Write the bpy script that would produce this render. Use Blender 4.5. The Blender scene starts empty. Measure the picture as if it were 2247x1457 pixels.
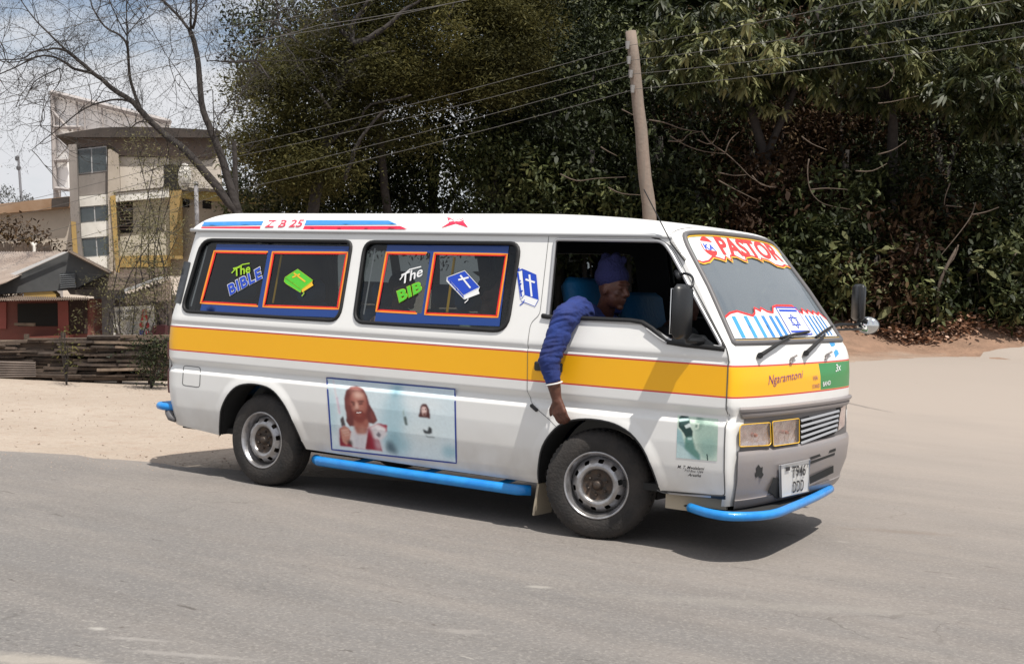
import bpy, bmesh, math, random
import numpy as np
from mathutils import Vector, Matrix
from mathutils.geometry import delaunay_2d_cdt
R=math.radians
SC=bpy.context.scene
COL=SC.collection
# ------------------------------------------------------------------ camera (solved from the photograph)
IW,IH=2247.,1457.
CF=3003.4; CC=np.array([6.8959,-6.7518,1.4812]); YAW,PIT,ROL=0.61445,0.035383,0.037081
def _cam():
    cy,sy=math.cos(YAW),math.sin(YAW)
    f=np.array([-sy*math.cos(PIT),cy*math.cos(PIT),-math.sin(PIT)])
    r=np.array([cy,sy,0.]); u=np.cross(r,f)
    cr,sr=math.cos(ROL),math.sin(ROL)
    return cr*r+sr*u,-sr*r+cr*u,f
CR,CU,CFW=_cam()
def ray(px,py): return CFW+((px-IW/2)/CF)*CR-((py-IH/2)/CF)*CU
def onplane(px,py,ax,v):
    d=ray(px,py); return CC+d*((v-CC[ax])/d[ax])
def atd(px,py,D): return CC+ray(px,py)*D          # point at camera depth D
def proj(P):
    d=np.asarray(P)-CC; z=d@CFW
    return IW/2+CF*(d@CR)/z, IH/2-CF*(d@CU)/z
# ------------------------------------------------------------------ helpers
def tag(o,label=None,cat=None,group=None,kind=None):
    if label: o['label']=label
    if cat: o['category']=cat
    if group: o['group']=group
    if kind: o['kind']=kind
    return o
def mk(name,V,F,m=None,parent=None,mi=None,smooth=False,at=None):
    me=bpy.data.meshes.new(name)
    V=np.asarray(V,float)
    me.from_pydata([tuple(v) for v in V],[],[tuple(int(i) for i in f) for f in F])
    ms=m if isinstance(m,(list,tuple)) else ([m] if m else [])
    for q in ms: me.materials.append(q)
    if mi is not None: me.polygons.foreach_set('material_index',np.asarray(mi,np.int32))
    if smooth: me.polygons.foreach_set('use_smooth',[True]*len(me.polygons))
    me.update()
    o=bpy.data.objects.new(name,me); COL.objects.link(o)
    if parent is not None:
        o.parent=parent
        o.location=-np.array(wloc(parent))
    if at is not None: # shift origin to 'at'
        me.transform(Matrix.Translation(-Vector(at))); o.location=Vector(o.location)+Vector(at)
    return o
def wloc(o):
    v=Vector(o.location)
    while o.parent: o=o.parent; v+=Vector(o.location)
    return v
def empty(name,loc):
    o=bpy.data.objects.new(name,None); o.location=Vector([float(a) for a in loc]); o.empty_display_size=.2; COL.objects.link(o); return o
class MB:
    def __init__(s): s.V=[];s.F=[];s.M=[]
    def add(s,V,F,mi=0):
        n=len(s.V); s.V.extend([tuple(float(c) for c in v) for v in V]); s.F.extend([tuple(i+n for i in f) for f in F]); s.M.extend([mi]*len(F)); return s
    def box(s,c,d,rot=None,mi=0,bev=0):
        c=np.array(c,float); d=np.array(d,float)/2
        if bev>0:
            b=min(bev,d.min()*.9); V=[]
            idx={}
            for k,sg in enumerate([(i,j,l) for i in(-1,1) for j in(-1,1) for l in(-1,1)]):
                for a in range(3):
                    v=[sg[q]*(d[q]-(b if q!=a else 0)) for q in range(3)]
                    V.append(v)
            bm=bmesh.new(); vs=[bm.verts.new(v) for v in V]
            r=bmesh.ops.convex_hull(bm,input=vs); bm.verts.index_update()
            V=np.array([list(v.co) for v in bm.verts]); F=[[v.index for v in f.verts] for f in bm.faces]; bm.free()
        else:
            V=np.array([(i*d[0],j*d[1],l*d[2]) for i in(-1,1) for j in(-1,1) for l in(-1,1)])
            F=[(0,1,3,2),(4,6,7,5),(0,4,5,1),(2,3,7,6),(0,2,6,4),(1,5,7,3)]
        if rot is not None: V=V@np.array(rot.to_3x3() if hasattr(rot,'to_3x3') else rot).T
        return s.add(V+c,F,mi)
    def tube(s,P,r,n=8,closed=False,mi=0,cap=True,flat=None):
        P=[np.array(p,float) for p in P]; m=len(P)
        rr=r if isinstance(r,(list,tuple,np.ndarray)) else [r]*m
        V=[];F=[];up=None
        for i in range(m):
            if closed: t=P[(i+1)%m]-P[i-1]
            else: t=P[min(i+1,m-1)]-P[max(i-1,0)]
            t=t/(np.linalg.norm(t)+1e-12)
            if up is None:
                up=np.array([0,0,1.]) if abs(t[2])<.9 else np.array([1.,0,0])
            a=up-t*(up@t); a/=np.linalg.norm(a)+1e-12; b=np.cross(t,a); up=a
            for k in range(n):
                th=2*math.pi*k/n; V.append(P[i]+rr[i]*(math.cos(th)*a+math.sin(th)*b))
        q=m if closed else m-1
        for i in range(q):
            j=(i+1)%m
            for k in range(n):
                l=(k+1)%n; F.append((i*n+k,i*n+l,j*n+l,j*n+k))
        if cap and not closed: F.append(tuple(range(n-1,-1,-1))); F.append(tuple((m-1)*n+k for k in range(n)))
        return s.add(V,F,mi)
    def prism(s,poly,vec,mi=0):  # polygon of 3d points extruded by vec
        n=len(poly); P=[np.array(p) for p in poly]; v=np.array(vec)
        V=P+[p+v for p in P]
        F=[tuple(range(n)),tuple(range(2*n-1,n-1,-1))]+[(i,i+n,(i+1)%n+n,(i+1)%n) for i in range(n)]
        return s.add(V,F,mi)
    def build(s,name,m=None,parent=None,smooth=False,at=None):
        o=mk(name,s.V,s.F,m,parent,s.M if isinstance(m,(list,tuple)) else None,smooth,at); return o
def fixnorm(o):
    bm=bmesh.new(); bm.from_mesh(o.data); bmesh.ops.recalc_face_normals(bm,faces=bm.faces); bm.to_mesh(o.data); bm.free(); return o
def autosmooth(o,ang=35):
    me=o.data; me.polygons.foreach_set('use_smooth',[True]*len(me.polygons))
    me.set_sharp_from_angle(angle=R(ang)); return o
def pip(pts,poly):
    pts=np.asarray(pts,float); poly=np.asarray(poly,float); x,y=pts[:,0],pts[:,1]
    ins=np.zeros(len(pts),bool); j=len(poly)-1
    for i in range(len(poly)):
        xi,yi=poly[i];xj,yj=poly[j]
        if yi!=yj:
            c=((yi>y)!=(yj>y))&(x<(xj-xi)*(y-yi)/(yj-yi)+xi); ins^=c
        j=i
    return ins
def dens(poly,step,closed=True):
    out=[];n=len(poly)
    for i in range(n if closed else n-1):
        a=np.array(poly[i],float);b=np.array(poly[(i+1)%n],float)
        k=max(1,int(math.ceil(np.linalg.norm(b-a)/step)))
        for q in range(k): out.append(a+(b-a)*q/k)
    if not closed: out.append(np.array(poly[-1],float))
    return out
def cdt(outer,holes=(),lines=(),grid=None):
    """triangulate outer minus holes in 2-D with optional constraint polylines and interior grid step"""
    V=[];E=[]
    def addp(P,closed=True):
        n=len(V); V.extend([tuple(p) for p in P]); m=len(P)
        for i in range(m if closed else m-1): E.append((n+i,n+(i+1)%m))
    addp(outer)
    for h in holes: addp(h)
    for l in lines: addp(l,False)
    if grid:
        gx,gz=grid if isinstance(grid,(tuple,list)) else (grid,grid)
        o=np.array(outer); x0,z0=o.min(0);x1,z1=o.max(0)
        X,Z=np.meshgrid(np.arange(x0+gx*.5,x1,gx),np.arange(z0+gz*.5,z1,gz)); G=np.stack([X.ravel(),Z.ravel()],1)
        V.extend([tuple(p) for p in G[pip(G,outer)]])
    r=delaunay_2d_cdt([Vector((float(a),float(b))) for a,b in V],E,[],0,1e-6)
    v=np.array([[p.x,p.y] for p in r[0]]); f=np.array([list(t) for t in r[2] if len(t)==3])
    c=v[f].mean(1); keep=pip(c,outer)
    for h in holes: keep&=~pip(c,h)
    f=f[keep]
    a=v[f]; ar=(a[:,1,0]-a[:,0,0])*(a[:,2,1]-a[:,0,1])-(a[:,2,0]-a[:,0,0])*(a[:,1,1]-a[:,0,1])
    f[ar<0]=f[ar<0][:,::-1]
    return v,f[np.abs(ar)>1e-10]
def rounded(poly,r,n=5):
    out=[];m=len(poly); P=[np.array(p,float) for p in poly]
    for i in range(m):
        a,b,c=P[i-1],P[i],P[(i+1)%m]
        rr=r[i] if isinstance(r,(list,tuple)) else r
        u=(a-b);v=(c-b);lu,lv=np.linalg.norm(u),np.linalg.norm(v);rr=min(rr,lu*.48,lv*.48)
        p,q=b+u/lu*rr,b+v/lv*rr
        for k in range(n+1):
            t=k/n; out.append((1-t)**2*p+2*t*(1-t)*b+t*t*q)
    return out
rnd=random.Random(5); rs=np.random.RandomState(5)
# ------------------------------------------------------------------ materials
def nodes(m):
    m.use_nodes=True; return m.node_tree.nodes,m.node_tree.links,m.node_tree.nodes['Principled BSDF']
def mat(name,col,rough=.6,metal=0,coat=0,var=None,bump=None,spec=None,emit=None,streak=None,alpha=None):
    """var=(scale,col2,amount[,detail]) ; bump=(scale,strength)"""
    m=bpy.data.materials.new(name); N,L,b=nodes(m)
    b.inputs['Base Color'].default_value=(*col,1); b.inputs['Roughness'].default_value=rough; b.inputs['Metallic'].default_value=metal
    b.inputs['Coat Weight'].default_value=coat; b.inputs['Coat Roughness'].default_value=.08
    if spec is not None: b.inputs['Specular IOR Level'].default_value=spec
    tc=N.new('ShaderNodeTexCoord')
    if var:
        n=N.new('ShaderNodeTexNoise'); n.inputs['Scale'].default_value=var[0]; n.inputs['Detail'].default_value=6; n.inputs['Roughness'].default_value=.65
        src=tc.outputs['Object']
        if streak:
            mp=N.new('ShaderNodeMapping'); mp.inputs['Scale'].default_value=streak; L.new(src,mp.inputs[0]); src=mp.outputs[0]
        L.new(src,n.inputs['Vector'])
        rp=N.new('ShaderNodeMapRange'); rp.inputs[1].default_value=.35; rp.inputs[2].default_value=.68; rp.inputs[4].default_value=var[2]
        L.new(n.outputs[0],rp.inputs[0])
        mx=N.new('ShaderNodeMix'); mx.data_type='RGBA'; mx.inputs[6].default_value=(*col,1); mx.inputs[7].default_value=(*var[1],1)
        L.new(rp.outputs[0],mx.inputs[0]); L.new(mx.outputs[2],b.inputs['Base Color'])
    if bump:
        n=N.new('ShaderNodeTexNoise'); n.inputs['Scale'].default_value=bump[0]; n.inputs['Detail'].default_value=5
        L.new(tc.outputs['Object'],n.inputs['Vector']); bp=N.new('ShaderNodeBump'); bp.inputs['Strength'].default_value=bump[1]; bp.inputs['Distance'].default_value=.02
        L.new(n.outputs[0],bp.inputs['Height']); L.new(bp.outputs[0],b.inputs['Normal'])
    return m
def math_(N,L,op,a,b=None):
    n=N.new('ShaderNodeMath'); n.operation=op
    for i,v in enumerate((a,b)):
        if v is None: continue
        if isinstance(v,(int,float)): n.inputs[i].default_value=v
        else: L.new(v,n.inputs[i])
    return n.outputs[0]
def mixc(N,L,fac,a,b):
    n=N.new('ShaderNodeMix'); n.data_type='RGBA'
    for i,v in ((0,fac),(6,a),(7,b)):
        if isinstance(v,tuple): n.inputs[i].default_value=(*v,1)
        elif isinstance(v,(int,float)): n.inputs[i].default_value=v
        else: L.new(v,n.inputs[i])
    return n.outputs[2]
STR_LO,STR_HI=.912,1.07
def paint():
    m=bpy.data.materials.new('van_paint'); N,L,b=nodes(m)
    tc=N.new('ShaderNodeTexCoord'); sp=N.new('ShaderNodeSeparateXYZ')
    L.new(tc.outputs['Object'],sp.inputs[0]); X,Y,Z=sp.outputs
    def band(v,lo,hi): return math_(N,L,'MULTIPLY',math_(N,L,'GREATER_THAN',v,lo),math_(N,L,'LESS_THAN',v,hi))
    n1=N.new('ShaderNodeTexNoise'); n1.inputs['Scale'].default_value=2.2; n1.inputs['Detail'].default_value=7; n1.inputs['Roughness'].default_value=.7; L.new(tc.outputs['Object'],n1.inputs['Vector'])
    white=mixc(N,L,math_(N,L,'MULTIPLY',n1.outputs[0],.28),(.82,.82,.81),(.62,.60,.56))
    # road dirt thrown up on the lower body
    low=N.new('ShaderNodeMapRange'); low.inputs[1].default_value=.62; low.inputs[2].default_value=.27; L.new(Z,low.inputs[0])
    n2=N.new('ShaderNodeTexNoise'); n2.inputs['Scale'].default_value=6; n2.inputs['Detail'].default_value=8; L.new(tc.outputs['Object'],n2.inputs['Vector'])
    dm=math_(N,L,'MULTIPLY',math_(N,L,'MULTIPLY',low.outputs[0],n2.outputs[0]),1.15)
    white=mixc(N,L,dm,white,(.42,.37,.31))
    red=(.62,.03,.03)
    yel=mixc(N,L,math_(N,L,'MULTIPLY',n1.outputs[0],.25),(1.0,.50,.004),(.90,.43,.004))
    grn=(.03,.26,.07)
    gm=math_(N,L,'MULTIPLY',math_(N,L,'GREATER_THAN',X,3.4),math_(N,L,'GREATER_THAN',math_(N,L,'ADD',Y,math_(N,L,'MULTIPLY',Z,.12)),1.03+.12))
    yel=mixc(N,L,gm,yel,grn)
    c=mixc(N,L,band(Z,STR_LO-.011,STR_HI+.010),white,red)
    c=mixc(N,L,band(Z,STR_LO-.003,STR_HI+.002),c,(.80,.40,.10))
    c=mixc(N,L,band(Z,STR_LO,STR_HI),c,yel)
    L.new(c,b.inputs['Base Color'])
    b.inputs['Roughness'].default_value=.42; b.inputs['Coat Weight'].default_value=.18; b.inputs['Coat Roughness'].default_value=.12
    n3=N.new('ShaderNodeTexNoise'); n3.inputs['Scale'].default_value=3; n3.inputs['Detail'].default_value=2; L.new(tc.outputs['Object'],n3.inputs['Vector'])
    bp=N.new('ShaderNodeBump'); bp.inputs['Strength'].default_value=.12; bp.inputs['Distance'].default_value=.02; L.new(n3.outputs[0],bp.inputs['Height']); L.new(bp.outputs[0],b.inputs['Normal']); L.new(bp.outputs[0],b.inputs['Coat Normal'])
    return m
def glass(name,tint,refl=1.0,haze=0,ior=1.5):
    m=bpy.data.materials.new(name); m.use_nodes=True; N=m.node_tree.nodes; L=m.node_tree.links; N.clear()
    o=N.new('ShaderNodeOutputMaterial'); t=N.new('ShaderNodeBsdfTransparent'); t.inputs[0].default_value=(*tint,1)
    g=N.new('ShaderNodeBsdfGlossy'); g.inputs['Roughness'].default_value=.02; g.inputs[0].default_value=(refl,refl,refl,1)
    f=N.new('ShaderNodeFresnel'); ge=N.new('ShaderNodeNewGeometry'); mi_=N.new('ShaderNodeMapRange'); mi_.inputs[3].default_value=ior; mi_.inputs[4].default_value=1/ior; L.new(ge.outputs['Backfacing'],mi_.inputs[0]); L.new(mi_.outputs[0],f.inputs[0])
    x=N.new('ShaderNodeMixShader'); L.new(f.outputs[0],x.inputs[0]); L.new(t.outputs[0],x.inputs[1]); L.new(g.outputs[0],x.inputs[2])
    last=x.outputs[0]
    if haze:
        d=N.new('ShaderNodeBsdfDiffuse'); d.inputs[0].default_value=(.40,.47,.54,1); y=N.new('ShaderNodeMixShader'); y.inputs[0].default_value=haze
        L.new(last,y.inputs[1]); L.new(d.outputs[0],y.inputs[2]); last=y.outputs[0]
    L.new(last,o.inputs[0]); return m
M={}
M['paint']=paint()
M['trim']=mat('interior_trim',(.022,.022,.025),.8)
M['rubber']=mat('black_rubber',(.008,.008,.009),.6)
M['black']=mat('black_plastic',(.015,.016,.018),.35,bump=(90,.05))
M['seam']=mat('door_gap',(.10,.10,.10),.8)
M['gap']=mat('panel_gap',(.02,.02,.02),.9)
M['grey']=mat('grey_plastic',(.245,.225,.23),.42,coat=.25,var=(5,(.27,.24,.22),.5),bump=(60,.04))
M['greyd']=mat('grey_dark_plastic',(.13,.125,.13),.5)
M['greyl']=mat('grey_light_trim',(.45,.45,.46),.32,.5)
M['tyre']=mat('tyre_rubber',(.018,.017,.017),.8,var=(7,(.07,.058,.05),.45),bump=(60,.3))
M['steel']=mat('steel_rim',(.50,.50,.52),.30,.8,var=(9,(.20,.18,.16),.8),bump=(40,.08))
M['hub']=mat('hub_steel',(.045,.042,.04),.55,.5,var=(30,(.14,.09,.06),.7))
M['glass']=glass('tinted_side_glass',(.55,.58,.58),.8,.012)
M['fglass']=glass('far_side_glass',(.22,.24,.24),.8,.01)
M['wglass']=glass('windscreen_glass',(.55,.60,.64),1,.27,1.8)
M['dglass']=glass('door_glass_clear',(.6,.65,.65),1,.02)
M['blue']=mat('blue_border_paint',(.006,.045,.23),.4,coat=.1)
M['orange']=mat('orange_lining',(.9,.30,.02),.4)
M['red']=mat('red_lining',(.75,.015,.01),.4)
M['sky']=mat('sky_blue_bar_paint',(.004,.20,.62),.38,coat=.35,var=(7,(.02,.30,.70),.8),bump=(35,.15))
M['stripeb']=mat('roof_stripe_blue',(.02,.22,.60),.35,coat=.3)
M['striper']=mat('roof_stripe_red',(.72,.01,.06),.35,coat=.3)
M['dwhite']=mat('decal_white',(.82,.83,.84),.4)
M['dpale']=mat('decal_pale_green',(.68,.80,.74),.4)
M['dgreen']=mat('decal_green',(.09,.55,.03),.4)
M['dgreen2']=mat('decal_lime',(.35,.62,.02),.4)
M['dyel']=mat('decal_yellow',(.85,.50,.03),.4)
M['dblue']=mat('decal_blue',(.01,.06,.50),.4)
M['dsky']=mat('decal_light_blue',(.05,.32,.75),.4)
M['dred']=mat('decal_red',(.78,.03,.03),.4)
M['dpurple']=mat('decal_purple',(.22,.06,.20),.5)
M['ink']=mat('black_ink',(.03,.03,.035),.5)
M['seat']=mat('blue_seat_cover',(.003,.10,.24),.55,bump=(30,.3))
M['mirror']=mat('mirror_silver',(.8,.8,.8),.03,1)
M['lens']=mat('headlight_reflector',(.86,.80,.80),.16,.85,var=(14,(.62,.48,.48),.8),bump=(14,.6))
M['cover']=glass('lamp_cover',(.9,.88,.86),1,.02); M['amber']=mat('bulb_amber',(.36,.16,.12),.25,coat=1)
M['beige']=mat('mudflap_beige',(.42,.36,.27),.7)
M['tail']=mat('tail_lamp_red',(.10,.01,.008),.25,coat=.5)
# ------------------------------------------------------------------ van surfaces
YC=.845
YIN=np.array([(.20,.13),(.26,.085),(.30,.055),(.36,.036),(.50,.011),(.64,0),(.742,0),(.750,.002),(.790,.037),(.800,.038),(.838,.002),(.845,0),(1.088,0),(1.096,.007),(1.104,.007),(1.112,.001),(1.15,.004),(1.19,.013),(1.5,.084),(1.79,.150),(1.9,.2),(2.1,.4)])
ARCP=[]
def yin(z): return np.interp(z,YIN[:,0],YIN[:,1])
XR=np.array([(.2,-.90),(.36,-.945),(.6,-.985),(.96,-1.0),(1.06,-.993),(1.25,-.965),(1.55,-.93),(1.79,-.905)])
XF=np.array([(.2,3.60),(.3,3.635),(.42,3.665),(.62,3.675),(.86,3.685),(1.0,3.685),(1.10,3.665),(1.15,3.64),(1.18,3.62),(1.5,3.40),(1.79,3.175),(1.86,3.12)])
DD=np.array([(.2,.09),(1.0,.10),(1.15,.075),(1.86,.065)])
def xf(z): return np.interp(z,XF[:,0],XF[:,1])
def dd(z): return np.interp(z,DD[:,0],DD[:,1])
def xs(z): return xf(z)-dd(z)
def yside(x,z,off=0.):
    """near side surface y at (x,z); off = outward offset"""
    if 0<off<.012: off=off*.5
    x=np.asarray(x,float);z=np.asarray(z,float)
    y=yin(z)
    for ap in (ARCP if np.min(z)<.80 and (np.size(z)>1 or float(z)>.28) else []):      # raised lips round the wheel arches
        sh=np.broadcast(x,z).shape; xx=np.broadcast_to(x,sh).ravel(); zz=np.broadcast_to(z,sh).ravel(); d=np.full(xx.size,9.)
        for (ax,az),(bx,bz) in zip(ap[:-1],ap[1:]):
            t=np.clip(((xx-ax)*(bx-ax)+(zz-az)*(bz-az))/((bx-ax)**2+(bz-az)**2),0,1); d=np.minimum(d,np.hypot(xx-ax-t*(bx-ax),zz-az-t*(bz-az)))
        d=d.reshape(sh); w=np.clip(1-d/.075,0,1); y=y-.013*w*w*(3-2*w)*np.clip((z-.30)/.2,0,1)*np.clip((.80-z)/.06,0,1)
    xr=np.interp(z,XR[:,0],XR[:,1]); e=np.clip((xr+.13-x)/.13,0,1); y=y+.05*e**2.2
    return y-off
def S(px,py,off=0.):
    y=.03
    for _ in range(5):
        P=onplane(px,py,1,y); y=float(yside(P[0],P[2],off))
    return onplane(px,py,1,y)
def SV(PX,off=0.):
    d=CFW[None]+((PX[:,:1]-IW/2)/CF)*CR-((PX[:,1:]-IH/2)/CF)*CU; y=np.full(len(PX),.03)
    for _ in range(6):
        P=CC+d*((y-CC[1])/d[:,1])[:,None]; y=yside(P[:,0],P[:,2],off)
    return CC+d*((y-CC[1])/d[:,1])[:,None]
MM=2.3
def xfront(y,z,off=0.):
    hw=YC-yin(z)+off; t=np.clip(np.abs((y-YC)/hw),0,1)
    d=dd(z)+off
    return xf(z)-dd(z)+d*(1-t**MM)**(1/MM)
def fpt(phi,z,off=0.):   # phi -90..90 round the nose
    hw=YC-yin(z)+off; d=dd(z)+off; s,c=math.sin(phi),math.cos(phi)
    return (xs(z)+d*abs(c)**(2/MM), YC+hw*math.copysign(abs(s)**(2/MM),s), z)
def Fr(px,py,off=0.):
    """first hit of the pixel ray with the nose surface"""
    d=ray(px,py); ts=np.arange(6.,11.,.004); P=CC+d*ts[:,None]
    g=xfront(P[:,1],P[:,2],off)-P[:,0]; hw=YC-yin(P[:,2])+off
    ok=(np.abs(P[:,1]-YC)<hw)&(P[:,2]<1.88)
    g=np.where(ok,g,-1)
    i=np.argmax(g>0)
    if i==0:
        k=np.argmin(np.where(np.abs(P[:,1]-YC)<hw+.05,np.abs(g),9)); return P[k]
    if g[i-1]==-1: return P[i]
    a=g[i-1]/(g[i-1]-g[i]); return P[i-1]+(P[i]-P[i-1])*a
def decal(name,polys,surf,off,m,parent,grid=None,holes=()):
    """polys: list of pixel polygons -> mesh lying on a surface of the van"""
    mb=MB()
    for pl in polys:
        v,f=cdt(dens(pl,12) if grid else pl,[dens(h,12) if grid else h for h in holes],grid=grid)
        mb.add([surf(a,b,off) for a,b in v],[t for t in f])
    return mb.build(name,m,parent,smooth=bool(grid))
def ribbon(mb,path,w,surf,off,closed=False,mi=0,dense=14):
    P=[np.array(p,float) for p in dens(path,dense,closed)]; n=len(P); V=[];F=[]
    for i in range(n):
        if closed: a,b=P[i-1],P[(i+1)%n]
        else: a,b=P[max(i-1,0)],P[min(i+1,n-1)]
        t=(b-a)/(np.linalg.norm(b-a)+1e-9); nn=np.array([-t[1],t[0]])*w/2
        V+= [surf(*(P[i]+nn),off),surf(*(P[i]-nn),off)]
    for i in range(n if closed else n-1):
        j=(i+1)%n; F.append((2*i,2*i+1,2*j+1,2*j))
    mb.add(V,F,mi); return mb
def textmesh(s,bold=0.,shear=0.,sp=1.,ref=None):
    def raw(bd):
        c=bpy.data.curves.new('t','FONT'); c.body=s; c.offset=bd; c.shear=shear; c.space_character=sp; c.resolution_u=3
        o=bpy.data.objects.new('t',c); COL.objects.link(o)
        me=bpy.data.meshes.new_from_object(o.evaluated_get(bpy.context.evaluated_depsgraph_get()))
        V=np.array([(v.co.x,v.co.y) for v in me.vertices]); F=[tuple(p.vertices) for p in me.polygons]
        bpy.data.objects.remove(o); bpy.data.curves.remove(c); bpy.data.meshes.remove(me); return V,F
    V,F=raw(bold); B_=raw(ref)[0] if ref is not None else V
    lo=B_.min(0); w=B_.max(0)-lo
    return (V-lo)/w,F
def text(name,s,quad,surf,off,m,parent,bold=0.,shear=0.,sp=1.,ref=None):
    """quad: pixel corners bl,br,tr,tl"""
    V,F=textmesh(s,bold,shear,sp,ref); q=[np.array(a,float) for a in quad]
    P=[]
    for u,v in V:
        p=(1-u)*(1-v)*q[0]+u*(1-v)*q[1]+u*v*q[2]+(1-u)*v*q[3]
        P.append(surf(p[0],p[1],off))
    return mk(name,P,F,m,parent)
def zc(ox,oy,k,pts): return [(ox+a/k,oy+b/k) for a,b in pts]
# ------------------------------------------------------------------ VAN
van=tag(empty('minibus',(1.35,YC,0)),'white minibus with yellow stripe and religious window pictures driving past on the road','minibus')
# openings on the side in (x,z)
def sxz(pts): return [(S(a,b)[0],S(a,b)[2]) for a,b in pts]
winA=rounded([(-.765,1.716),(.70,1.722),(.715,1.19),(-.835,1.19)],[.10,.06,.09,.09])
winB=rounded([(.815,1.722),(2.075,1.728),(2.085,1.19),(.845,1.19)],[.08,.08,.10,.08])
dglass=rounded([(2.325,1.755),(3.06,1.755),(3.12,1.70),(3.535,1.175),(3.21,1.19),(3.03,1.283),(2.365,1.285)],[.03,.05,.05,.03,.06,.05,.02])
doorp=rounded([(2.275,1.79),(2.99,1.79),(3.13,1.725),(3.578,1.15),(3.575,.365),(3.19,.335),(3.10,.36),(2.7,.55),(2.54,.615),(2.262,.785),(2.248,1.25),(2.305,1.30)],[.02,.08,.06,.05,.02,0.01,0.01,.01,.02,.02,.06,.03],4)
archF=[(2.325,.287),(2.345,.40),(2.385,.52),(2.45,.61),(2.53,.672),(2.64,.705),(2.76,.712),(2.88,.70),(2.99,.655),(3.075,.57),(3.13,.46),(3.165,.345)]
archR=[(-.435,.318),(-.405,.42),(-.365,.53),(-.30,.62),(-.215,.685),(-.11,.712),(.01,.715),(.12,.695),(.21,.64),(.29,.55),(.355,.43),(.41,.303)]
def smooth_path(P,n=3):
    P=[np.array(p,float) for p in P]; out=[]
    for i in range(len(P)-1):
        p0=P[max(i-1,0)];p1=P[i];p2=P[i+1];p3=P[min(i+2,len(P)-1)]
        for k in range(n):
            t=k/n; out.append(.5*((2*p1)+(-p0+p2)*t+(2*p0-5*p1+4*p2-p3)*t*t+(-p0+3*p1-3*p2+p3)*t**3))
    out.append(P[-1]); return out
archF=smooth_path(archF); archR=smooth_path(archR)
ARCP+= [archF,archR]
def offp(ap,d):
    P=[np.array(p) for p in ap]; o=[]
    for i in range(len(P)):
        t=P[min(i+1,len(P)-1)]-P[max(i-1,0)]; t/=np.linalg.norm(t); q=P[i]+np.array([-t[1],t[0]])*d
        if q[1]>.36 and q[1]<.738: o.append(q)
    return o
zs=np.linspace(1.79,.345,40)
outer=[(a,b) for b,a in [(z,x) for z,x in XR[1:]]]            # rear edge upward
outer=[(x,z) for z,x in XR[1:]]
outer+= [(x,1.79) for x in np.arange(-.85,3.1,.08)]
outer+= [(float(xs(z)),float(z)) for z in zs]
outer+= [tuple(p) for p in archF[::-1]]+[(1.4,.29)]+[tuple(p) for p in archR[::-1]]
outer=dens(outer,.05)
v2,f2=cdt(outer,[dens(winA,.04),dens(winB,.04),dens(dglass,.04)],lines=[dens(doorp+[doorp[0]],.05,False)]+[[(x,z) for x in np.arange(-.93,3.565,.045)] for z in (.742,.750,.792,.800,.838,.845,1.088,1.096,1.104,1.112)]+[offp(a,d) for a in (archF,archR) for d in (.02,.04,.06,.075)],grid=(.045,.0231))
cen=v2[f2].mean(1); isdoor=pip(cen,doorp)
def side_mesh(name,f,m,parent,off=0.,mirror=False,flip=False):
    used=np.unique(f); mp=-np.ones(len(v2),int); mp[used]=np.arange(len(used)); v=v2[used]
    y=yside(v[:,0],v[:,1],off); 
    if mirror: y=2*YC-y
    V=np.stack([v[:,0],y,v[:,1]],1); F=mp[f]
    if mirror!=flip: F=F[:,::-1]
    e=.0025; x,z=v[:,0],v[:,1]
    nx=(yside(x+e,z)-yside(x-e,z))/(2*e); nz=(yside(x,z+e)-yside(x,z-e))/(2*e)
    Nn=np.stack([nx,-np.ones_like(nx),nz],1); Nn/=np.linalg.norm(Nn,axis=1)[:,None]
    if mirror: Nn[:,1]*=-1
    side_mesh.N=Nn
    return V,F
def vnorm(V,F):
    V=np.asarray(V,float); N_=np.zeros_like(V)
    for f in F:
        f=list(f); c=np.cross(V[f[1]]-V[f[0]],V[f[2]]-V[f[0]])
        if len(f)==4: c=c+np.cross(V[f[2]]-V[f[0]],V[f[3]]-V[f[0]])
        for i in f: N_[i]+=c
    l=np.linalg.norm(N_,axis=1)[:,None]; return N_/np.where(l<1e-12,1,l)
BN=[]
class BMB(MB):
    def add(s,V,F,mi=0,nn=None):
        BN.append(vnorm(V,F) if nn is None else nn); return MB.add(s,V,F,mi)
def setn(o,nn):
    nn=np.asarray(nn); o.data.normals_split_custom_set_from_vertices([tuple(a) for a in nn]); return o
bodyV=BMB()
V,F=side_mesh('s',f2[~isdoor],None,None); bodyV.add(V,F,0,side_mesh.N)
V,F=side_mesh('s',f2[~isdoor],None,None,mirror=True); bodyV.add(V,F,0,side_mesh.N)
# nose below the windscreen
ph=np.linspace(-math.pi/2,math.pi/2,49); zn=np.linspace(.30,1.18,34)
V=[fpt(a,z) for z in zn for a in ph]; n=len(ph)
F=[(j*n+i,j*n+i+1,(j+1)*n+i+1,(j+1)*n+i) for j in range(len(zn)-1) for i in range(n-1)]
bodyV.add(V,F)
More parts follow.
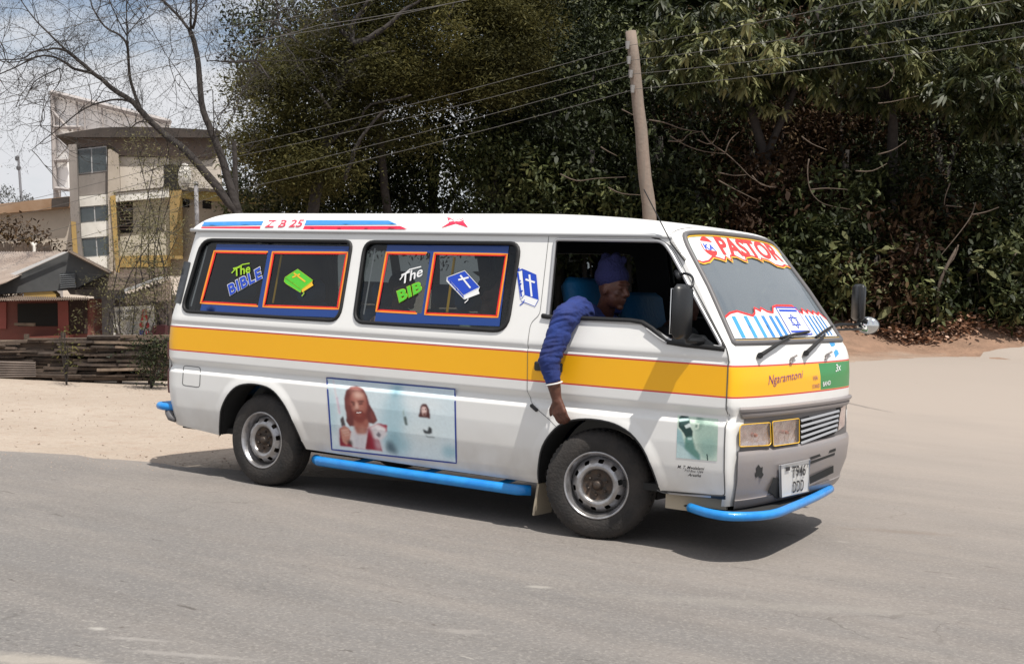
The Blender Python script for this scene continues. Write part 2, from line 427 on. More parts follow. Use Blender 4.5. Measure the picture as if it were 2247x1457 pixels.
# windscreen surround: domain (phi, v)
ZB=1.18
def ztop(t): return 1.79+.065*(1-abs(t)**3)**.5
def wpt(phi,v,off=0.):
    t=math.copysign(abs(math.sin(phi))**(2/MM),math.sin(phi)); z=ZB+v*(ztop(t)-ZB); return fpt(phi,z,off)
def phi_t(t): return math.asin(math.copysign(abs(t)**(MM/2),t))
wo=dens([(-math.pi/2,0),(math.pi/2,0),(math.pi/2,1),(-math.pi/2,1)],.06)
pe=phi_t(-.925)
wh=dens(rounded([(pe,.0),(-pe,.0),(phi_t(.90),.955),(phi_t(-.90),.955)],[.0001,.0001,.16,.16],5),.06)
wh=[(a,max(b,.03)) for a,b in wh]
vw,fw=cdt(wo,[wh],grid=(.1,.06))
bodyV.add([wpt(a,b) for a,b in vw],fw)
# roof
def roofpt(u,t):
    xr=-.905; T=math.copysign(abs(t),t)
    zt=ztop(T); xt=xf(zt)-dd(zt)+dd(zt)*max(0,1-abs(T)**MM)**(1/MM)
    x=xr+u*(xt-xr); hw=YC-.150
    c=.150
    if x<xr+.14: c*=max(0,1-((xr+.14-x)/.14)**2.6)**.5
    x0=1.7
    if x>x0:
        s=(x-x0)/(xt-x0); c=c-(c-.065)*s**2.4
    z=1.79+c*(max(0,1-abs(T)**3.2))**.5
    return (x,YC+hw*T,z)
us=list(np.concatenate([np.linspace(0,.04,10),np.linspace(.06,1,60)])); ts=[math.copysign(1-(1-abs(a))**2.4,a) for a in np.linspace(-1,1,81)]
V=[roofpt(u,t) for u in us for t in ts]; n=len(ts)
F=[(j*n+i,(j+1)*n+i,(j+1)*n+i+1,j*n+i+1) for j in range(len(us)-1) for i in range(n-1)]
bodyV.add(V,F)
# tail
zr=np.linspace(.36,1.79,12); yr=np.linspace(0,1,12)
V=[]
for z in zr:
    x=float(np.interp(z,XR[:,0],XR[:,1])); y0=float(yside(x,z)); 
    for a in yr: V.append((x-.05*(1-(2*a-1)**4),y0+(2*YC-2*y0)*a,z))
F=[(j*12+i,(j+1)*12+i,(j+1)*12+i+1,j*12+i+1) for j in range(11) for i in range(11)]
bodyV.add(V,F)
body=bodyV.build('body',M['paint'],van,smooth=True)
setn(body,np.concatenate(BN))
V,F=side_mesh('d',f2[isdoor],None,None); door=mk('front_door',V,F,M['paint'],van,smooth=True); setn(door,side_mesh.N); tag(door,'white door with open window and yellow stripe')
V,F=side_mesh('d',f2[isdoor],None,None,mirror=True); door2=mk('front_door',V,F,M['paint'],van,smooth=True); setn(door2,side_mesh.N)
def roofd(px,py,off=0.):
    """pixel ray -> roof side, lifted 'off' towards the viewer side of the surface"""
    d=ray(px,py); dn=d/np.linalg.norm(d)
    def g(p):
        T=(p[1]-YC)/(YC-.150)
        if abs(T)>=1 or not -.9<p[0]<3.: return -1
        c=.150
        if p[0]<-.765: c*=max(0,1-((-.765-p[0])/.14)**2.6)**.5
        if p[0]>1.7: c=c-(c-.065)*((p[0]-1.7)/1.45)**2.4
        z=1.79+c*(1-abs(T)**3.2)**.5
        return z-p[2] if p[2]>1.77 else -1
    for t in np.arange(8.,12.8,.03):
        if g(CC+d*t)>0:
            a,b=t-.03,t
            for _ in range(12):
                m_=(a+b)/2
                if g(CC+d*m_)>0: b=m_
                else: a=m_
            return CC+d*b-dn*off
    return np.array(onplane(px,py,1,.15))-dn*off
# interior liner
mb=MB()
allf=f2
V,F=side_mesh('l',allf,None,None,off=-.035,flip=True); mb.add(V,F)
V,F=side_mesh('l',allf,None,None,off=-.035,mirror=True,flip=True); mb.add(V,F)
V=[(p[0]-.02,YC+(p[1]-YC)*.95,p[2]-.03) for p in [roofpt(u,t) for u in us for t in ts]]; n=len(ts)
F=[(j*n+i,j*n+i+1,(j+1)*n+i+1,(j+1)*n+i) for j in range(len(us)-1) for i in range(n-1)]; mb.add(V,F)
n=len(ph); V=[(fpt(a,z,-.03)) for z in zn for a in ph]
F=[(j*n+i,(j+1)*n+i,(j+1)*n+i+1,j*n+i+1) for j in range(len(zn)-1) for i in range(n-1)]; mb.add(V,F)
mb.add([(-.93,.1,.36),(-.93,1.59,.36),(-.87,1.5,1.78),(-.87,.19,1.78)],[(0,1,2,3)])
mb.build('interior_lining',M['trim'],van,smooth=False)
# floor and underbody with wheel wells
mb=MB()
mb.box((1.35,YC,.345),(4.5,1.46,.04)); mb.box((1.4,YC,.27),(3.0,.7,.12)); mb.box((-.02,YC,.27),(.09,1.3,.09)); mb.box((2.74,YC,.25),(.09,1.2,.07))
for ar in (archF,archR):
    for mir in (0,1):
        V=[];
        for x,z in ar:
            y=float(yside(x,z))+.004
            for yy in (y,y+.205): V.append((x,yy if not mir else 2*YC-yy,z+.004))
        k=len(ar); mb.add(V,[(2*i,2*i+1,2*i+3,2*i+2) for i in range(k-1)])
        yy=.25 if not mir else 2*YC-.25
        mb.add([(x,yy,z) for x,z in ar],[tuple(range(k))])
mb.build('underbody',M['gap'],van)
# wheel arch lips
for ar in (archF,archR):
    for mir in (0,1):
        mb=MB(); mb.tube([(x,(lambda y:y if not mir else 2*YC-y)(float(yside(x,z))+.006),z) for x,z in ar],.008,6)
        mb.build('arch_lip',M['black'],van,smooth=True)
# gutter rail
GP=mat('gutter_paint',(.55,.56,.57),.5)
for mir in (0,1):
    mb=MB(); P=[(x,.140 if not mir else 2*YC-.140,1.787) for x in np.arange(-.90,3.05,.1)]+[(3.12,.150 if not mir else 2*YC-.15,1.775)]
    mb.tube(P,.013,6); mb.build('gutter_rail',GP,van,smooth=True)
# seams, grooves
mb=MB()
ds=[(p[0],float(yside(p[0],p[1],.004)),p[1]) for p in dens(doorp,.012)]
def strip(mb,P,w):
    P=[np.array(p) for p in P]; n=len(P); V=[];F=[]
    for i in range(n):
        t=P[(i+1)%n]-P[i-1]; t/=np.linalg.norm(t)+1e-9; nn=np.array([-t[2],0,t[0]])*w/2; V+=[P[i]+nn,P[i]-nn]
    for i in range(n): j=(i+1)%n; F.append((2*i,2*i+1,2*j+1,2*j))
    mb.add(V,F)
keep=[p for p in ds]
# skip the part of the outline that crosses the wheel opening
seg=[p for p in ds if not (2.38<p[0]<3.15 and p[2]<.60)]
P=[np.array(p) for p in ds]
for i in range(len(P)):
    a,b=P[i],P[(i+1)%len(P)]
    if all(2.36<q[0]<3.17 and pip([(q[0],q[2])],list(archF))[0] for q in (a,b)): continue
    t=b-a; L_=np.linalg.norm(t); 
    if L_<1e-5: continue
    t/=L_; nn=np.array([-t[2],0,t[0]])*(.0035 if a[0]>3.3 or a[2]<.6 else .0018)
    mb.add([a+nn,a-nn,b-nn,b+nn],[(0,1,2,3)])
mb.build('door_seam',M['seam'],van)
fd=[(403,802),(440,806),(438,850),(400,845)]
mb=MB(); ribbon(mb,rounded(fd,6,3),1.6,S,.002,True,dense=6)
o=mb.build('fuel_flap',M['seam'],van)
# sill plate in front of the front wheel
decal('sill_strip',[[(1452,1076),(1592,1087),(1592,1096),(1462,1083)]],S,.002,M['black'],van)
decal('sill_tread',[[(1464,1080),(1560,1088),(1560,1092),(1468,1084)]],S,.004,M['greyl'],van)
mb=MB(); mb.box((3.36,.115,.285),(.38,.02,.09)); mb.build('sill_panel',M['beige'],van)
# ---- side windows
glassA=[(x,z) for x,z in dens(winA,.06)]; 
def winpane(name,poly,m,parent,inset=.014):
    v,f=cdt(dens(poly,.06),grid=(.12,.08)); V=np.stack([v[:,0],yside(v[:,0],v[:,1],-inset),v[:,1]],1)
    return mk(name,V,f,m,parent,smooth=True)
def frame(name,poly,m,parent,r=.016,mirror=False,off=.002):
    mb=MB(); P=[(x,float(yside(x,z,off)),z) for x,z in dens(poly,.04)]
    if mirror: P=[(x,2*YC-y,z) for x,y,z in P]
    mb.tube(P,r,8,closed=True); return mb.build(name,m,parent,smooth=True)
SI=lambda a,b,o=0.: S(a,b,-.012+o)
def window(poly,border,holes,lin):
    fr=frame('window',poly,M['rubber'],van,.013)
    winpane('window_glass',poly,M['glass'],fr)
    b=decal('painted_border',[border],SI,.002,M['blue'],fr,grid=(25,25),holes=[rounded(h,3,2) for h in holes])
    mb=MB()
    for h,cl in lin: ribbon(mb,h,3.4,SI,.004,cl,0); 
    mb.build('orange_lining',M['orange'],fr)
    mb=MB()
    for h,cl in lin:
        c=np.mean([np.array(q) for q in h],0); hh=[tuple(c+(np.array(q)-c)*np.array([1-3.0/abs(q[0]-c[0]) if abs(q[0]-c[0])>8 else 1,1-3.0/max(8,abs(q[1]-c[1]))])) for q in h]
        ribbon(mb,hh,3.2,SI,.0035,cl,0)
    mb.build('red_lining',M['red'],fr)
    return fr
A1=[(470,551),(588,553),(566,672),(440,665)]; A2=[(598,553),(763,554),(743,678),(577,673)]
B1=[(937,555),(848,554),(825,683),(915,688)]; B2=[(953,555),(1113,558),(1092,696),(932,690)]
fA=window(winA,[(476,536),(766,541),(746,697),(438,686)],[A1,A2],[([(588,553),(470,551),(440,665),(566,672)],False),(A2,True)])
fB=window(winB,[(850,538),(1117,540),(1096,716),(822,706)],[[(945,555),(848,554),(825,683),(925,688)],B2],[(B1,False),(B2,True)])
# wider divider in the left window of each
for poly in (winA,winB):     # far side windows
    fr=frame('window',poly,M['rubber'],van,.017,True)
    v,f=cdt(dens(poly,.06),grid=(.15,.1)); V=np.stack([v[:,0],2*YC-yside(v[:,0],v[:,1],-.014),v[:,1]],1)
    mk('window_glass',V,f[:,::-1],M['fglass'],fr,smooth=True)
# bus window vertical guide and second frame
for q in ([(455,540),(419,672)],[(823,545),(798,690)]): mb=MB(); ribbon(mb,q,3,SI,-.01); mb.build('sliding_track',M['greyl'],van)
# writing on the windows
Z1=lambda p: zc(340,440,3.1674,p); Z2=lambda p: zc(760,440,3.1674,p)
def book(parent,conv,cover,spine,pages,cross,ribb,cc,cs,cp,ccx,surf,line):
    decal('book_spine',[conv(spine)],surf,.0045,cs,parent)
    decal('book_pages',[conv(pages)],surf,.0045,cp,parent)
    decal('book_cover',[conv(cover)],surf,.005,cc,parent)
    mb=MB(); ribbon(mb,conv(cover),1.3,surf,.006,True); ribbon(mb,conv(spine),1.1,surf,.006,True); 
    if ribb: ribbon(mb,conv(ribb),1.8,surf,.0062)
    mb.build('book_outline',line,parent)
    decal('book_cross',[conv(c) for c in cross],surf,.0065,ccx,parent)
def thick(a,b,w):
    a=np.array(a,float);b=np.array(b,float);t=(b-a)/np.linalg.norm(b-a);n=np.array([-t[1],t[0]])*w/2
    return [tuple(a+n),tuple(b+n),tuple(b-n),tuple(a-n)]
book(fA,Z1,[(992,478),(1097,555),(1018,618),(903,535)],[(903,535),(898,562),(912,578),(1012,640),(1018,618)],[(1018,618),(1097,555),(1092,572),(1101,590),(1022,640)],
     [thick((965,505),(1045,565),11),thick((955,535),(1008,512),10)],[(1030,628),(1036,645),(1020,665)],M['dgreen'],M['dgreen'],M['dyel'],M['dyel'],SI,M['dgreen2'])
book(fB,Z2,[(822,488),(927,603),(815,660),(698,535)],[(698,535),(697,560),(820,688),(815,660)],[(815,660),(927,603),(918,625),(926,648),(822,688)],
     [thick((792,520),(862,608),12),thick((778,552),(850,535),12)],[(842,672),(846,690),(822,712)],M['dblue'],M['dwhite'],M['dwhite'],M['dwhite'],SI,M['dwhite'])
mb=MB()
for q in ([(704,545),(815,672)],[(722,560),(722,575)],[(765,610),(765,626)]): ribbon(mb,Z2(q),2.4,SI,.0068)
mb.build('book_binding',M['dblue'],fB)
book(van,Z2,[(1222,475),(1318,517),(1335,690),(1240,655)],[(1222,475),(1185,492),(1210,690),(1240,655)],[(1240,655),(1335,690),(1310,735),(1215,698)],
     [thick((1272,515),(1288,668),13),thick((1245,548),(1310,570),13)],[(1238,690),(1228,712),(1205,728)],M['dblue'],M['dwhite'],M['dwhite'],M['dwhite'],S,M['dblue'])
mb=MB()
for q in ([(1192,500),(1217,668)],[(1202,470),(1188,492),(1225,478)],[(1198,560),(1212,558)],[(1203,590),(1215,575)],[(1208,640),(1225,625)]): ribbon(mb,Z2(q),3.2,S,.007)
ribbon(mb,Z2([(1215,698),(1310,737),(1335,690)]),1.2,S,.007)
mb.build('book_binding',M['dblue'],van)
def lettering(parent,s,quad,surf,c,outline=None,bold=.02,shear=0.,w=.05,sp=1.):
    if outline: text('lettering_outline',s,quad,surf,.0035,outline,parent,bold+w,shear,sp,bold)
    return text('lettering',s,quad,surf,.006,c,parent,bold,shear,sp)
lettering(fA,'BIBLE',Z1([(522,660),(745,540),(730,462),(505,588)]),SI,M['dblue'],M['dwhite'],.03,0,.035,1.12)
lettering(fA,'The',Z1([(560,528),(668,500),(655,440),(540,470)]),SI,M['dgreen2'],None,.02,.3)
lettering(fB,'BIB',Z2([(370,708),(525,628),(518,560),(352,632)]),SI,M['dgreen'],M['dgreen2'],.03,0,.035,1.1)
lettering(fB,'The',Z2([(395,580),(535,520),(525,455),(380,515)]),SI,M['dwhite'],None,.012,.3)
mb=MB(); ribbon(mb,Z2([(372,552),(395,520),(440,480),(520,460)]),2.4,SI,.005); ribbon(mb,Z2([(1,1),(1,2)]),.1,SI,.005) if 0 else None
mb.build('lettering_swash',M['dwhite'],fB)
mb=MB(); ribbon(mb,Z1([(533,505),(565,470),(610,445),(658,437)]),2.2,SI,.005); mb.build('lettering_swash',M['dgreen2'],fA)
# cream guide bars seen inside each window
mb=MB()
for a,b in ([(880,378),(820,712)],): 
    P,Q=[onplane(*q,1,.16) for q in Z1([a,b])]; mb.tube([P,Q],.007,6); mb.build('grab_bar',M['dyel'],van); mb=MB()
for a,b in ([(752,395),(700,775)],):
    P,Q=[onplane(*q,1,.16) for q in Z2([a,b])]; mb.tube([P,Q],.009,6)
mb.build('grab_bar',M['dyel'],van)
# air vent behind the rear window
decal('air_vent',[rounded([(404,573),(419,576),(397,667),(382,665)],3,2)],S,.006,M['black'],van,grid=(6,12))
# ---- roof stripes, number and star
Y2=lambda x: 489.5
decal('roof_stripe',[[(446,487),(579,485),(574,494),(443,496)],[(672,483),(853,484),(872,493),(668,494)]],roofd,.006,M['stripeb'],van,grid=(10,5))
decal('roof_stripe',[[(442,498),(572,497),(569,504),(441,504)],[(668,496),(878,496),(893,503),(664,505)]],roofd,.006,M['striper'],van,grid=(10,5))
text('route_number','Z B 25',[(580,499),(664,498),(668,482),(584,483)],roofd,.008,M['striper'],van,.015,.25)
decal('star_emblem',[[(981,477),(1003,481),(1022,476),(1017,486),(1027,499),(1000,491),(968,500),(985,489)]],roofd,.006,M['striper'],van,grid=(8,6))
text('star_lettering','oto',[(982,487),(1014,486),(1028,475),(994,476)],roofd,.008,M['dwhite'],van,.03,.4)
# ---- door glass surround, weather strip
frame('door_window_frame',dglass,M['greyl'],door,.011)
mb=MB()
WS=[(1190,693),(1215,697),(1300,700),(1385,704),(1410,708),(1432,722),(1465,750),(1500,756),(1590,766)]
for a,b in zip(WS[:-1],WS[1:]): pass
P=[S(a,b,.008) for a,b in dens(WS,10,False)]; mb.tube(P,.015,6); mb.build('weather_strip',M['rubber'],door,smooth=True)
P=[S(a,b,.014) for a,b in [(1418,722),(1445,742),(1463,753)]]; mb=MB(); mb.tube(P,.007,6); mb.build('strip_trim',M['greyl'],door)
P=[S(a,b,.002) for a,b in dens([(1203,516),(1300,516),(1425,518),(1447,526),(1468,548),(1590,760)],12,False)]; mb=MB(); mb.tube(P,.006,6); mb.build('window_seal',M['rubber'],door)
# quarter glass post and glass of the far door
fr=frame('door_window_frame',dglass,M['rubber'],door2,.014,True)
v,f=cdt(dens(dglass,.06),grid=(.15,.1)); V=np.stack([v[:,0],2*YC-yside(v[:,0],v[:,1],-.014),v[:,1]],1)
mk('door_glass',V,f[:,::-1],M['fglass'],fr,smooth=True)
# door handle (black recess and pull, half hidden by the arm)
mb=MB(); c=S(1204,805,.0); mb.box((c[0],c[1]-.004,c[2]),(.20,.02,.055),bev=.008); mb.build('door_handle',M['black'],door)
c=S(1173,893,.0); mb=MB(); mb.box((c[0],c[1]-.006,c[2]-.004),(.062,.02,.022),rot=Matrix.Rotation(R(32),3,'Y'),bev=.006); mb.build('door_stop',M['black'],van)
# ---- windscreen
def Wg(px,py,off=0.): return Fr(px,py,off)
ws=MB(); vg,fg=cdt(dens([(a,b) for a,b in wh],.06),grid=(.1,.06)); 
wsg=ws.add([wpt(a,b,-.006) for a,b in vg],fg).build('windscreen',M['wglass'],van,smooth=True)
mb=MB(); P=[wpt(a,b,.002) for a,b in dens(wh,.05)]; mb.tube(P,.017,8,closed=True); mb.build('windscreen_seal',M['greyd'],wsg,smooth=True)
mb=MB(); c=np.mean(wh,0); P=[wpt(c[0]+(a-c[0])*.965,c[1]+(b-c[1])*.95,.004) for a,b in dens(wh,.05)]; mb.tube(P,.0045,6,closed=True); mb.build('yellow_lining',M['dyel'],wsg,smooth=True)
# windscreen decals in (phi,v): u from 0 (near side) to 1 (far side)
def wuv(u,v,off):
    lo,hi=-.90+.02*v,.90-.02*v; t=lo+(hi-lo)*u; return wpt(phi_t(t),.05+v*.89,off)
def wdec(name,poly,off,m,grid=(.05,.05),parent=None):
    v,f=cdt(dens(poly,.04),grid=grid); return mk(name,[wuv(a,b,off) for a,b in v],f,m,parent or wsg,smooth=True)
def wrib(name,path,w,off,m,closed=False):
    P=[np.array(p,float) for p in dens(path,.02,closed)]; n=len(P);V=[];F=[]
    for i in range(n):
        a,b=(P[i-1],P[(i+1)%n]) if closed else (P[max(i-1,0)],P[min(i+1,n-1)])
        t=(b-a)*np.array([1.45,.78]); t/=np.linalg.norm(t)+1e-9; nn=np.array([-t[1]/1.45,t[0]/.78])*w/2
        V+=[wuv(*(P[i]+nn),off),wuv(*(P[i]-nn),off)]
    for i in range(n if closed else n-1): j=(i+1)%n; F.append((2*i,2*i+1,2*j+1,2*j))
    return mk(name,V,F,m,wsg)
jag=[(0.0,.765),(.04,.735),(.10,.745),(.155,.785),(.205,.77),(.25,.75),(.28,.79),(.315,.745),(.335,.80),(.385,.80),(.44,.765),(.475,.755),(.49,.80),(.56,.815),(.62,.80),(.66,.77),(.67,.80),(.74,.785),(.80,.745),(.88,.74),(.94,.77),(1,.765)]
wdec('sun_strip',[(0,.995)]+jag[0:]+[(1,.995)],.001,M['dpale'])
wrib('sun_strip_edge',jag,.017,.0035,M['dred']); wrib('sun_strip_edge',[(a,b-.013) for a,b in jag],.008,.004,M['dyel'])
def wtext(name,s,u0,u1,v0,v1,off,m,bold=.02,shear=0.,sk=0.):
    V,F=textmesh(s,bold,shear); return mk(name,[wuv(u0+(u1-u0)*a,v0+(v1-v0)*b+sk*a,off) for a,b in V],F,m,wsg)
wtext('sun_strip_word','PASTOR',.27,.96,.805,.985,.005,M['dred'],.03)
cir=[(.17+.062*math.cos(a),.885+.095*math.sin(a)) for a in np.linspace(0,2*math.pi,24,False)]
wdec('round_emblem',cir,.0035,M['dred']); wdec('round_emblem',[(.115,.855),(.225,.835),(.225,.92),(.115,.94)],.005,M['dwhite'])
wtext('emblem_letters','KA',.125,.215,.855,.915,.0065,M['dblue'],.03,0,-.015)
low=[(0,.215),(.05,.255),(.11,.27),(.17,.245),(.22,.225),(.25,.25),(.27,.30),(.31,.27),(.33,.30),(.37,.265),(.42,.255),(.45,.31),(.50,.325),(.56,.325),(.66,.325),(.70,.27),(.73,.25),(.75,.30),(.79,.25),(.81,.29),(.85,.245),(.87,.28),(.91,.24),(.94,.27),(1,.20)]
wdec('lower_strip',low+[(1,.02),(0,.02)],.001,M['dwhite'])
wrib('lower_strip_edge',low,.015,.0035,M['dred'])
sl=[]
for u in (.055,.145,.225,.295,.365,.42): sl.append([(u,.025),(u+.028,.025),(u+.024,.225),(u-.004,.225)])
for u in (.735,.78,.825,.87,.915): sl.append([(u,.03),(u+.018,.03),(u+.016,.23),(u-.002,.23)])
for k,s_ in enumerate(sl): wdec('blue_slat',s_,.003,M['dsky'] if k<3 else M['stripeb'],(.03,.03))
wdec('flag_panel',[(.475,.045),(.69,.045),(.69,.305),(.475,.305)],.0034,M['dwhite'])
wrib('flag_panel_edge',[(.475,.045),(.69,.045),(.69,.305),(.475,.305)],.01,.0045,M['dblue'],True)
wdec('flag_bar',[(.49,.265),(.675,.265),(.675,.287),(.49,.287)],.005,M['dblue'])
wdec('flag_bar',[(.49,.065),(.675,.065),(.675,.083),(.49,.083)],.005,M['dblue'])
for s_ in (1,-1): wrib('flag_star',[(.583+.05*math.sin(k*2.0944),.173+s_*.068*math.cos(k*2.0944)) for k in range(3)],.009,.0055,M['dblue'],True)
# ---- wipers and washer nozzles
def wiper(piv,elbow,b0,b1):
    mb=MB(); p=Fr(*piv,.03); e=Fr(*elbow,.035)
    mb.tube([p,(p+e)/2+np.array([.01,0,.008]),e],[.014,.011,.007],6)
    mb.tube([Fr(*b0,.022),Fr((b0[0]+b1[0])/2,(b0[1]+b1[1])/2-1,.026),Fr(*b1,.022)],.009,5)
    mb.tube([Fr(*piv,.0),Fr(*piv,.04)],.018,8)
    return mb.build('wiper',M['rubber'],van)
wiper((1668,780),(1735,738),(1712,742),(1775,728)); wiper((1769,775),(1810,735),(1790,740),(1826,716))
for a,b in ((1738,788),(1815,780)):
    mb=MB(); mb.tube([Fr(a,b,0),Fr(a,b,.02)],.012,8); mb.tube([Fr(a+2,b-3,.02),Fr(a+10,b-8,.02)],.007,6); mb.tube([Fr(a,b+4,.012),Fr(a-4,b+8,.01)],.006,6); mb.build('washer_nozzle',M['grey'],van)
# ---- front writing
text('destination','Ngaramtoni',[(1687,851),(1763,834),(1762,812),(1686,824)],Fr,.003,M['dpurple'],van,-.004,.25)
text('small_writing','VIA',[(1784,835),(1795,833),(1795,823),(1784,825)],Fr,.003,M['dpurple'],van)
text('small_writing','STAND',[(1783,853),(1799,850),(1799,841),(1783,844)],Fr,.003,M['dpurple'],van)
text('small_writing','3x',[(1834,816),(1846,812),(1845,796),(1833,800)],Fr,.003,M['dwhite'],van,.01,.2)
text('small_writing','BAND',[(1806,848),(1823,844),(1823,834),(1806,838)],Fr,.003,M['dwhite'],van,.02)
decal('blue_patch',[[(1820,752),(1829,747),(1841,776),(1834,784)]],Fr,.003,M['dsky'],van)
# ---- front end
def band(name,prof,m,parent,p0=-math.pi/2,p1=math.pi/2,nn=40,smooth=True,xext=0):
    P=[]
    pp=np.linspace(p0,p1,nn)
    for z,o in prof:
        row=[fpt(a,z,o) for a in pp]
        if xext and p0<=-1.57: row=[(row[0][0]-xext,row[0][1],z)]+row
        if xext and p1>=1.57: row=row+[(row[-1][0]-xext,row[-1][1],z)]
        P.append(row)
    n=len(P[0]); V=[q for r in P for q in r]
    F=[(j*n+i,j*n+i+1,(j+1)*n+i+1,(j+1)*n+i) for j in range(len(P)-1) for i in range(n-1)]
    o=mk(name,V,F,m,parent); return autosmooth(o,50) if smooth else o
bump=band('front_bumper',[(.27,-.03),(.285,.018),(.31,.028),(.335,.031),(.338,.024),(.36,.020),(.45,.034),(.54,.036),(.585,.032),(.608,.018),(.618,-.02)],M['grey'],van,p0=-1.13,p1=math.pi/2)
band('lamp_panel',[(.612,.006),(.80,.008)],M['greyd'],van,p0=-1.10)
lip=band('trim_lip',[(.786,.004),(.79,.016),(.800,.026),(.815,.026),(.818,.016),(.824,.016),(.828,.030),(.842,.032),(.850,.02),(.853,.0)],M['grey'],van,p0=-1.16)
band('corner_post',[(.29,.006),(.855,.006)],M['paint'],van,-math.pi/2,-math.pi/2+.35,6) if 0 else None
def lamp(quad):
    v,f=cdt(dens(quad,5),grid=(3.5,3.5)); c=np.mean(quad,0); hx=(np.max(quad,0)-np.min(quad,0))/2
    V=[]
    for a,b in v: q=max(0,1-((a-c[0])/hx[0])**2)*max(0,1-((b-c[1])/hx[1])**2); V.append(Fr(a,b,.027-.020*q**.45))
    o=mk('headlight',V,f[:,::-1],M['lens'],van,smooth=True)
    mb=MB(); r=[Fr(a,b,.030) for a,b in quad]; mb.add(r+[Fr(a,b,.006) for a,b in quad],[(i,(i+1)%len(r),(i+1)%len(r)+len(r),i+len(r)) for i in range(len(r))]); mb.build('headlight_shell',M['greyd'],o)
    mk('headlight_cover',[Fr(a,b,.029) for a,b in v],f[:,::-1],M['cover'],o,smooth=True)
    mb=MB(); mb.tube(r,.0028,6,closed=True); mb.build('headlight_rim',M['dyel'],o)
    mb=MB(); ce=Fr(c[0],c[1],.014); mb.tube([ce,ce+np.array([.012,-.006,0])],[.012,.008],10); mb.build('bulb',M['amber'],o)
    return o
H1=rounded([(1626,932),(1690,927),(1692,972),(1688,977),(1623,980),(1623,940)],3,2)
H2=rounded([(1695,925),(1754,918),(1754,971),(1697,979)],3,2)
for h in (H1,H2): lamp(h)
decal('headlight',[[(1845,896),(1856,888),(1853,934),(1839,945)]],Fr,.012,M['lens'],van)
# grille
gr=decal('grille',[[(1757,917),(1843,893),(1846,898),(1834,948),(1829,953),(1757,984)]],Fr,.012,M['gap'],van)
mb=MB()
for k in range(5):
    a=(1757,923+k*12.2); b=(1841-k*1.2,901+k*10.3)
    P=[Fr(a[0]+(b[0]-a[0])*s,a[1]+(b[1]-a[1])*s,.022) for s in np.linspace(0,1,8)]
    V=[];
    for p in P: V+=[p+np.array([0,0,.0065]),p+np.array([.006,0,-.0065]),p+np.array([-.02,0,-.0065])]
    F=[]
    for i in range(7):
        for s in range(3): F.append((3*i+s,3*i+(s+1)%3,3*i+3+(s+1)%3,3*i+3+s))
    mb.add(V,F)
mb.build('grille_slats',M['greyl'],gr)
# bumper slots and breakages
decal('bumper_slot',[[(1778,1003),(1834,983),(1834,989),(1778,1009)],[(1779,1012),(1832,993),(1832,998),(1779,1018)],[(1777,1046),(1829,1021),(1829,1037),(1777,1062)]],lambda a,b,o=0:Fr(a,b,o+.036),.003,M['gap'],bump)
decal('bumper_hole',[[(1665,1019),(1669,1026),(1674,1024),(1673,1036),(1676,1041),(1670,1050),(1664,1044),(1659,1048),(1657,1038),(1661,1034),(1659,1027)]],lambda a,b,o=0:Fr(a,b,o+.036),.003,M['gap'],bump)
decal('bumper_hole',[[(1697,1047),(1714,1052),(1713,1092),(1704,1094),(1698,1086),(1690,1080),(1684,1083),(1690,1066)]],lambda a,b,o=0:Fr(a,b,o+.036),.003,M['gap'],bump)
decal('bumper_side_marker',[[(1663,999),(1690,1001),(1690,1004),(1664,1003)]],lambda a,b,o=0:Fr(a,b,o+.036),.003,M['greyd'],bump) if 0 else None
# number plate, bent across the middle
pm=mat('plate_white',(.74,.74,.73),.35,coat=.3,var=(14,(.66,.64,.6),.5))
PQ=[(1715,1091),(1774,1077),(1777,1008),(1713,1021)]
def Pl(px,py,o=0.): return Fr(px,py,.060+o)
mb=MB(); fr_=[Pl(*q) for q in PQ]; mb.prism(fr_,(-.012,0,0)); pl=mb.build('number_plate',pm,van); fixnorm(pl)
mb=MB(); mb.tube([Pl(q[0],q[1],.003) for q in PQ],.004,5,closed=True); mb.build('plate_rim',M['greyl'],pl)
fl,fr2,ftr,ftl=fr_
def Pl(px,py,o=0.):
    a0,a1,a2,a3=[np.array(q,float) for q in PQ]; u=v=.5
    for _ in range(20):
        p=(1-u)*(1-v)*a0+u*(1-v)*a1+u*v*a2+(1-u)*v*a3; du=(1-v)*(a1-a0)+v*(a2-a3); dv=(1-u)*(a3-a0)+u*(a2-a1); r=np.array([px,py])-p; q=np.linalg.solve(np.stack([du,dv],1),r); u+=q[0]; v+=q[1]
    n_=np.cross(fr2-fl,ftl-fl); n_/=np.linalg.norm(n_); n_=n_ if n_[0]>0 else -n_
    return (1-u)*(1-v)*fl+u*(1-v)*fr2+u*v*ftr+(1-u)*v*ftl+n_*(.002+o)
text('plate_number','T946',[(1735,1049),(1765,1042),(1767,1016),(1736,1023)],Pl,.004,M['ink'],pl,.012)
text('plate_number','DDD',[(1737,1081),(1761,1075),(1762,1050),(1738,1056)],Pl,.004,M['ink'],pl,.012)
decal('plate_flag',[[(1722,1025),(1731,1023),(1731,1031),(1722,1033)]],Pl,.004,M['ink'],pl)
text('plate_mark','T',[(1767,1025),(1773,1024),(1773,1017),(1767,1018)],Pl,.004,M['ink'],pl)
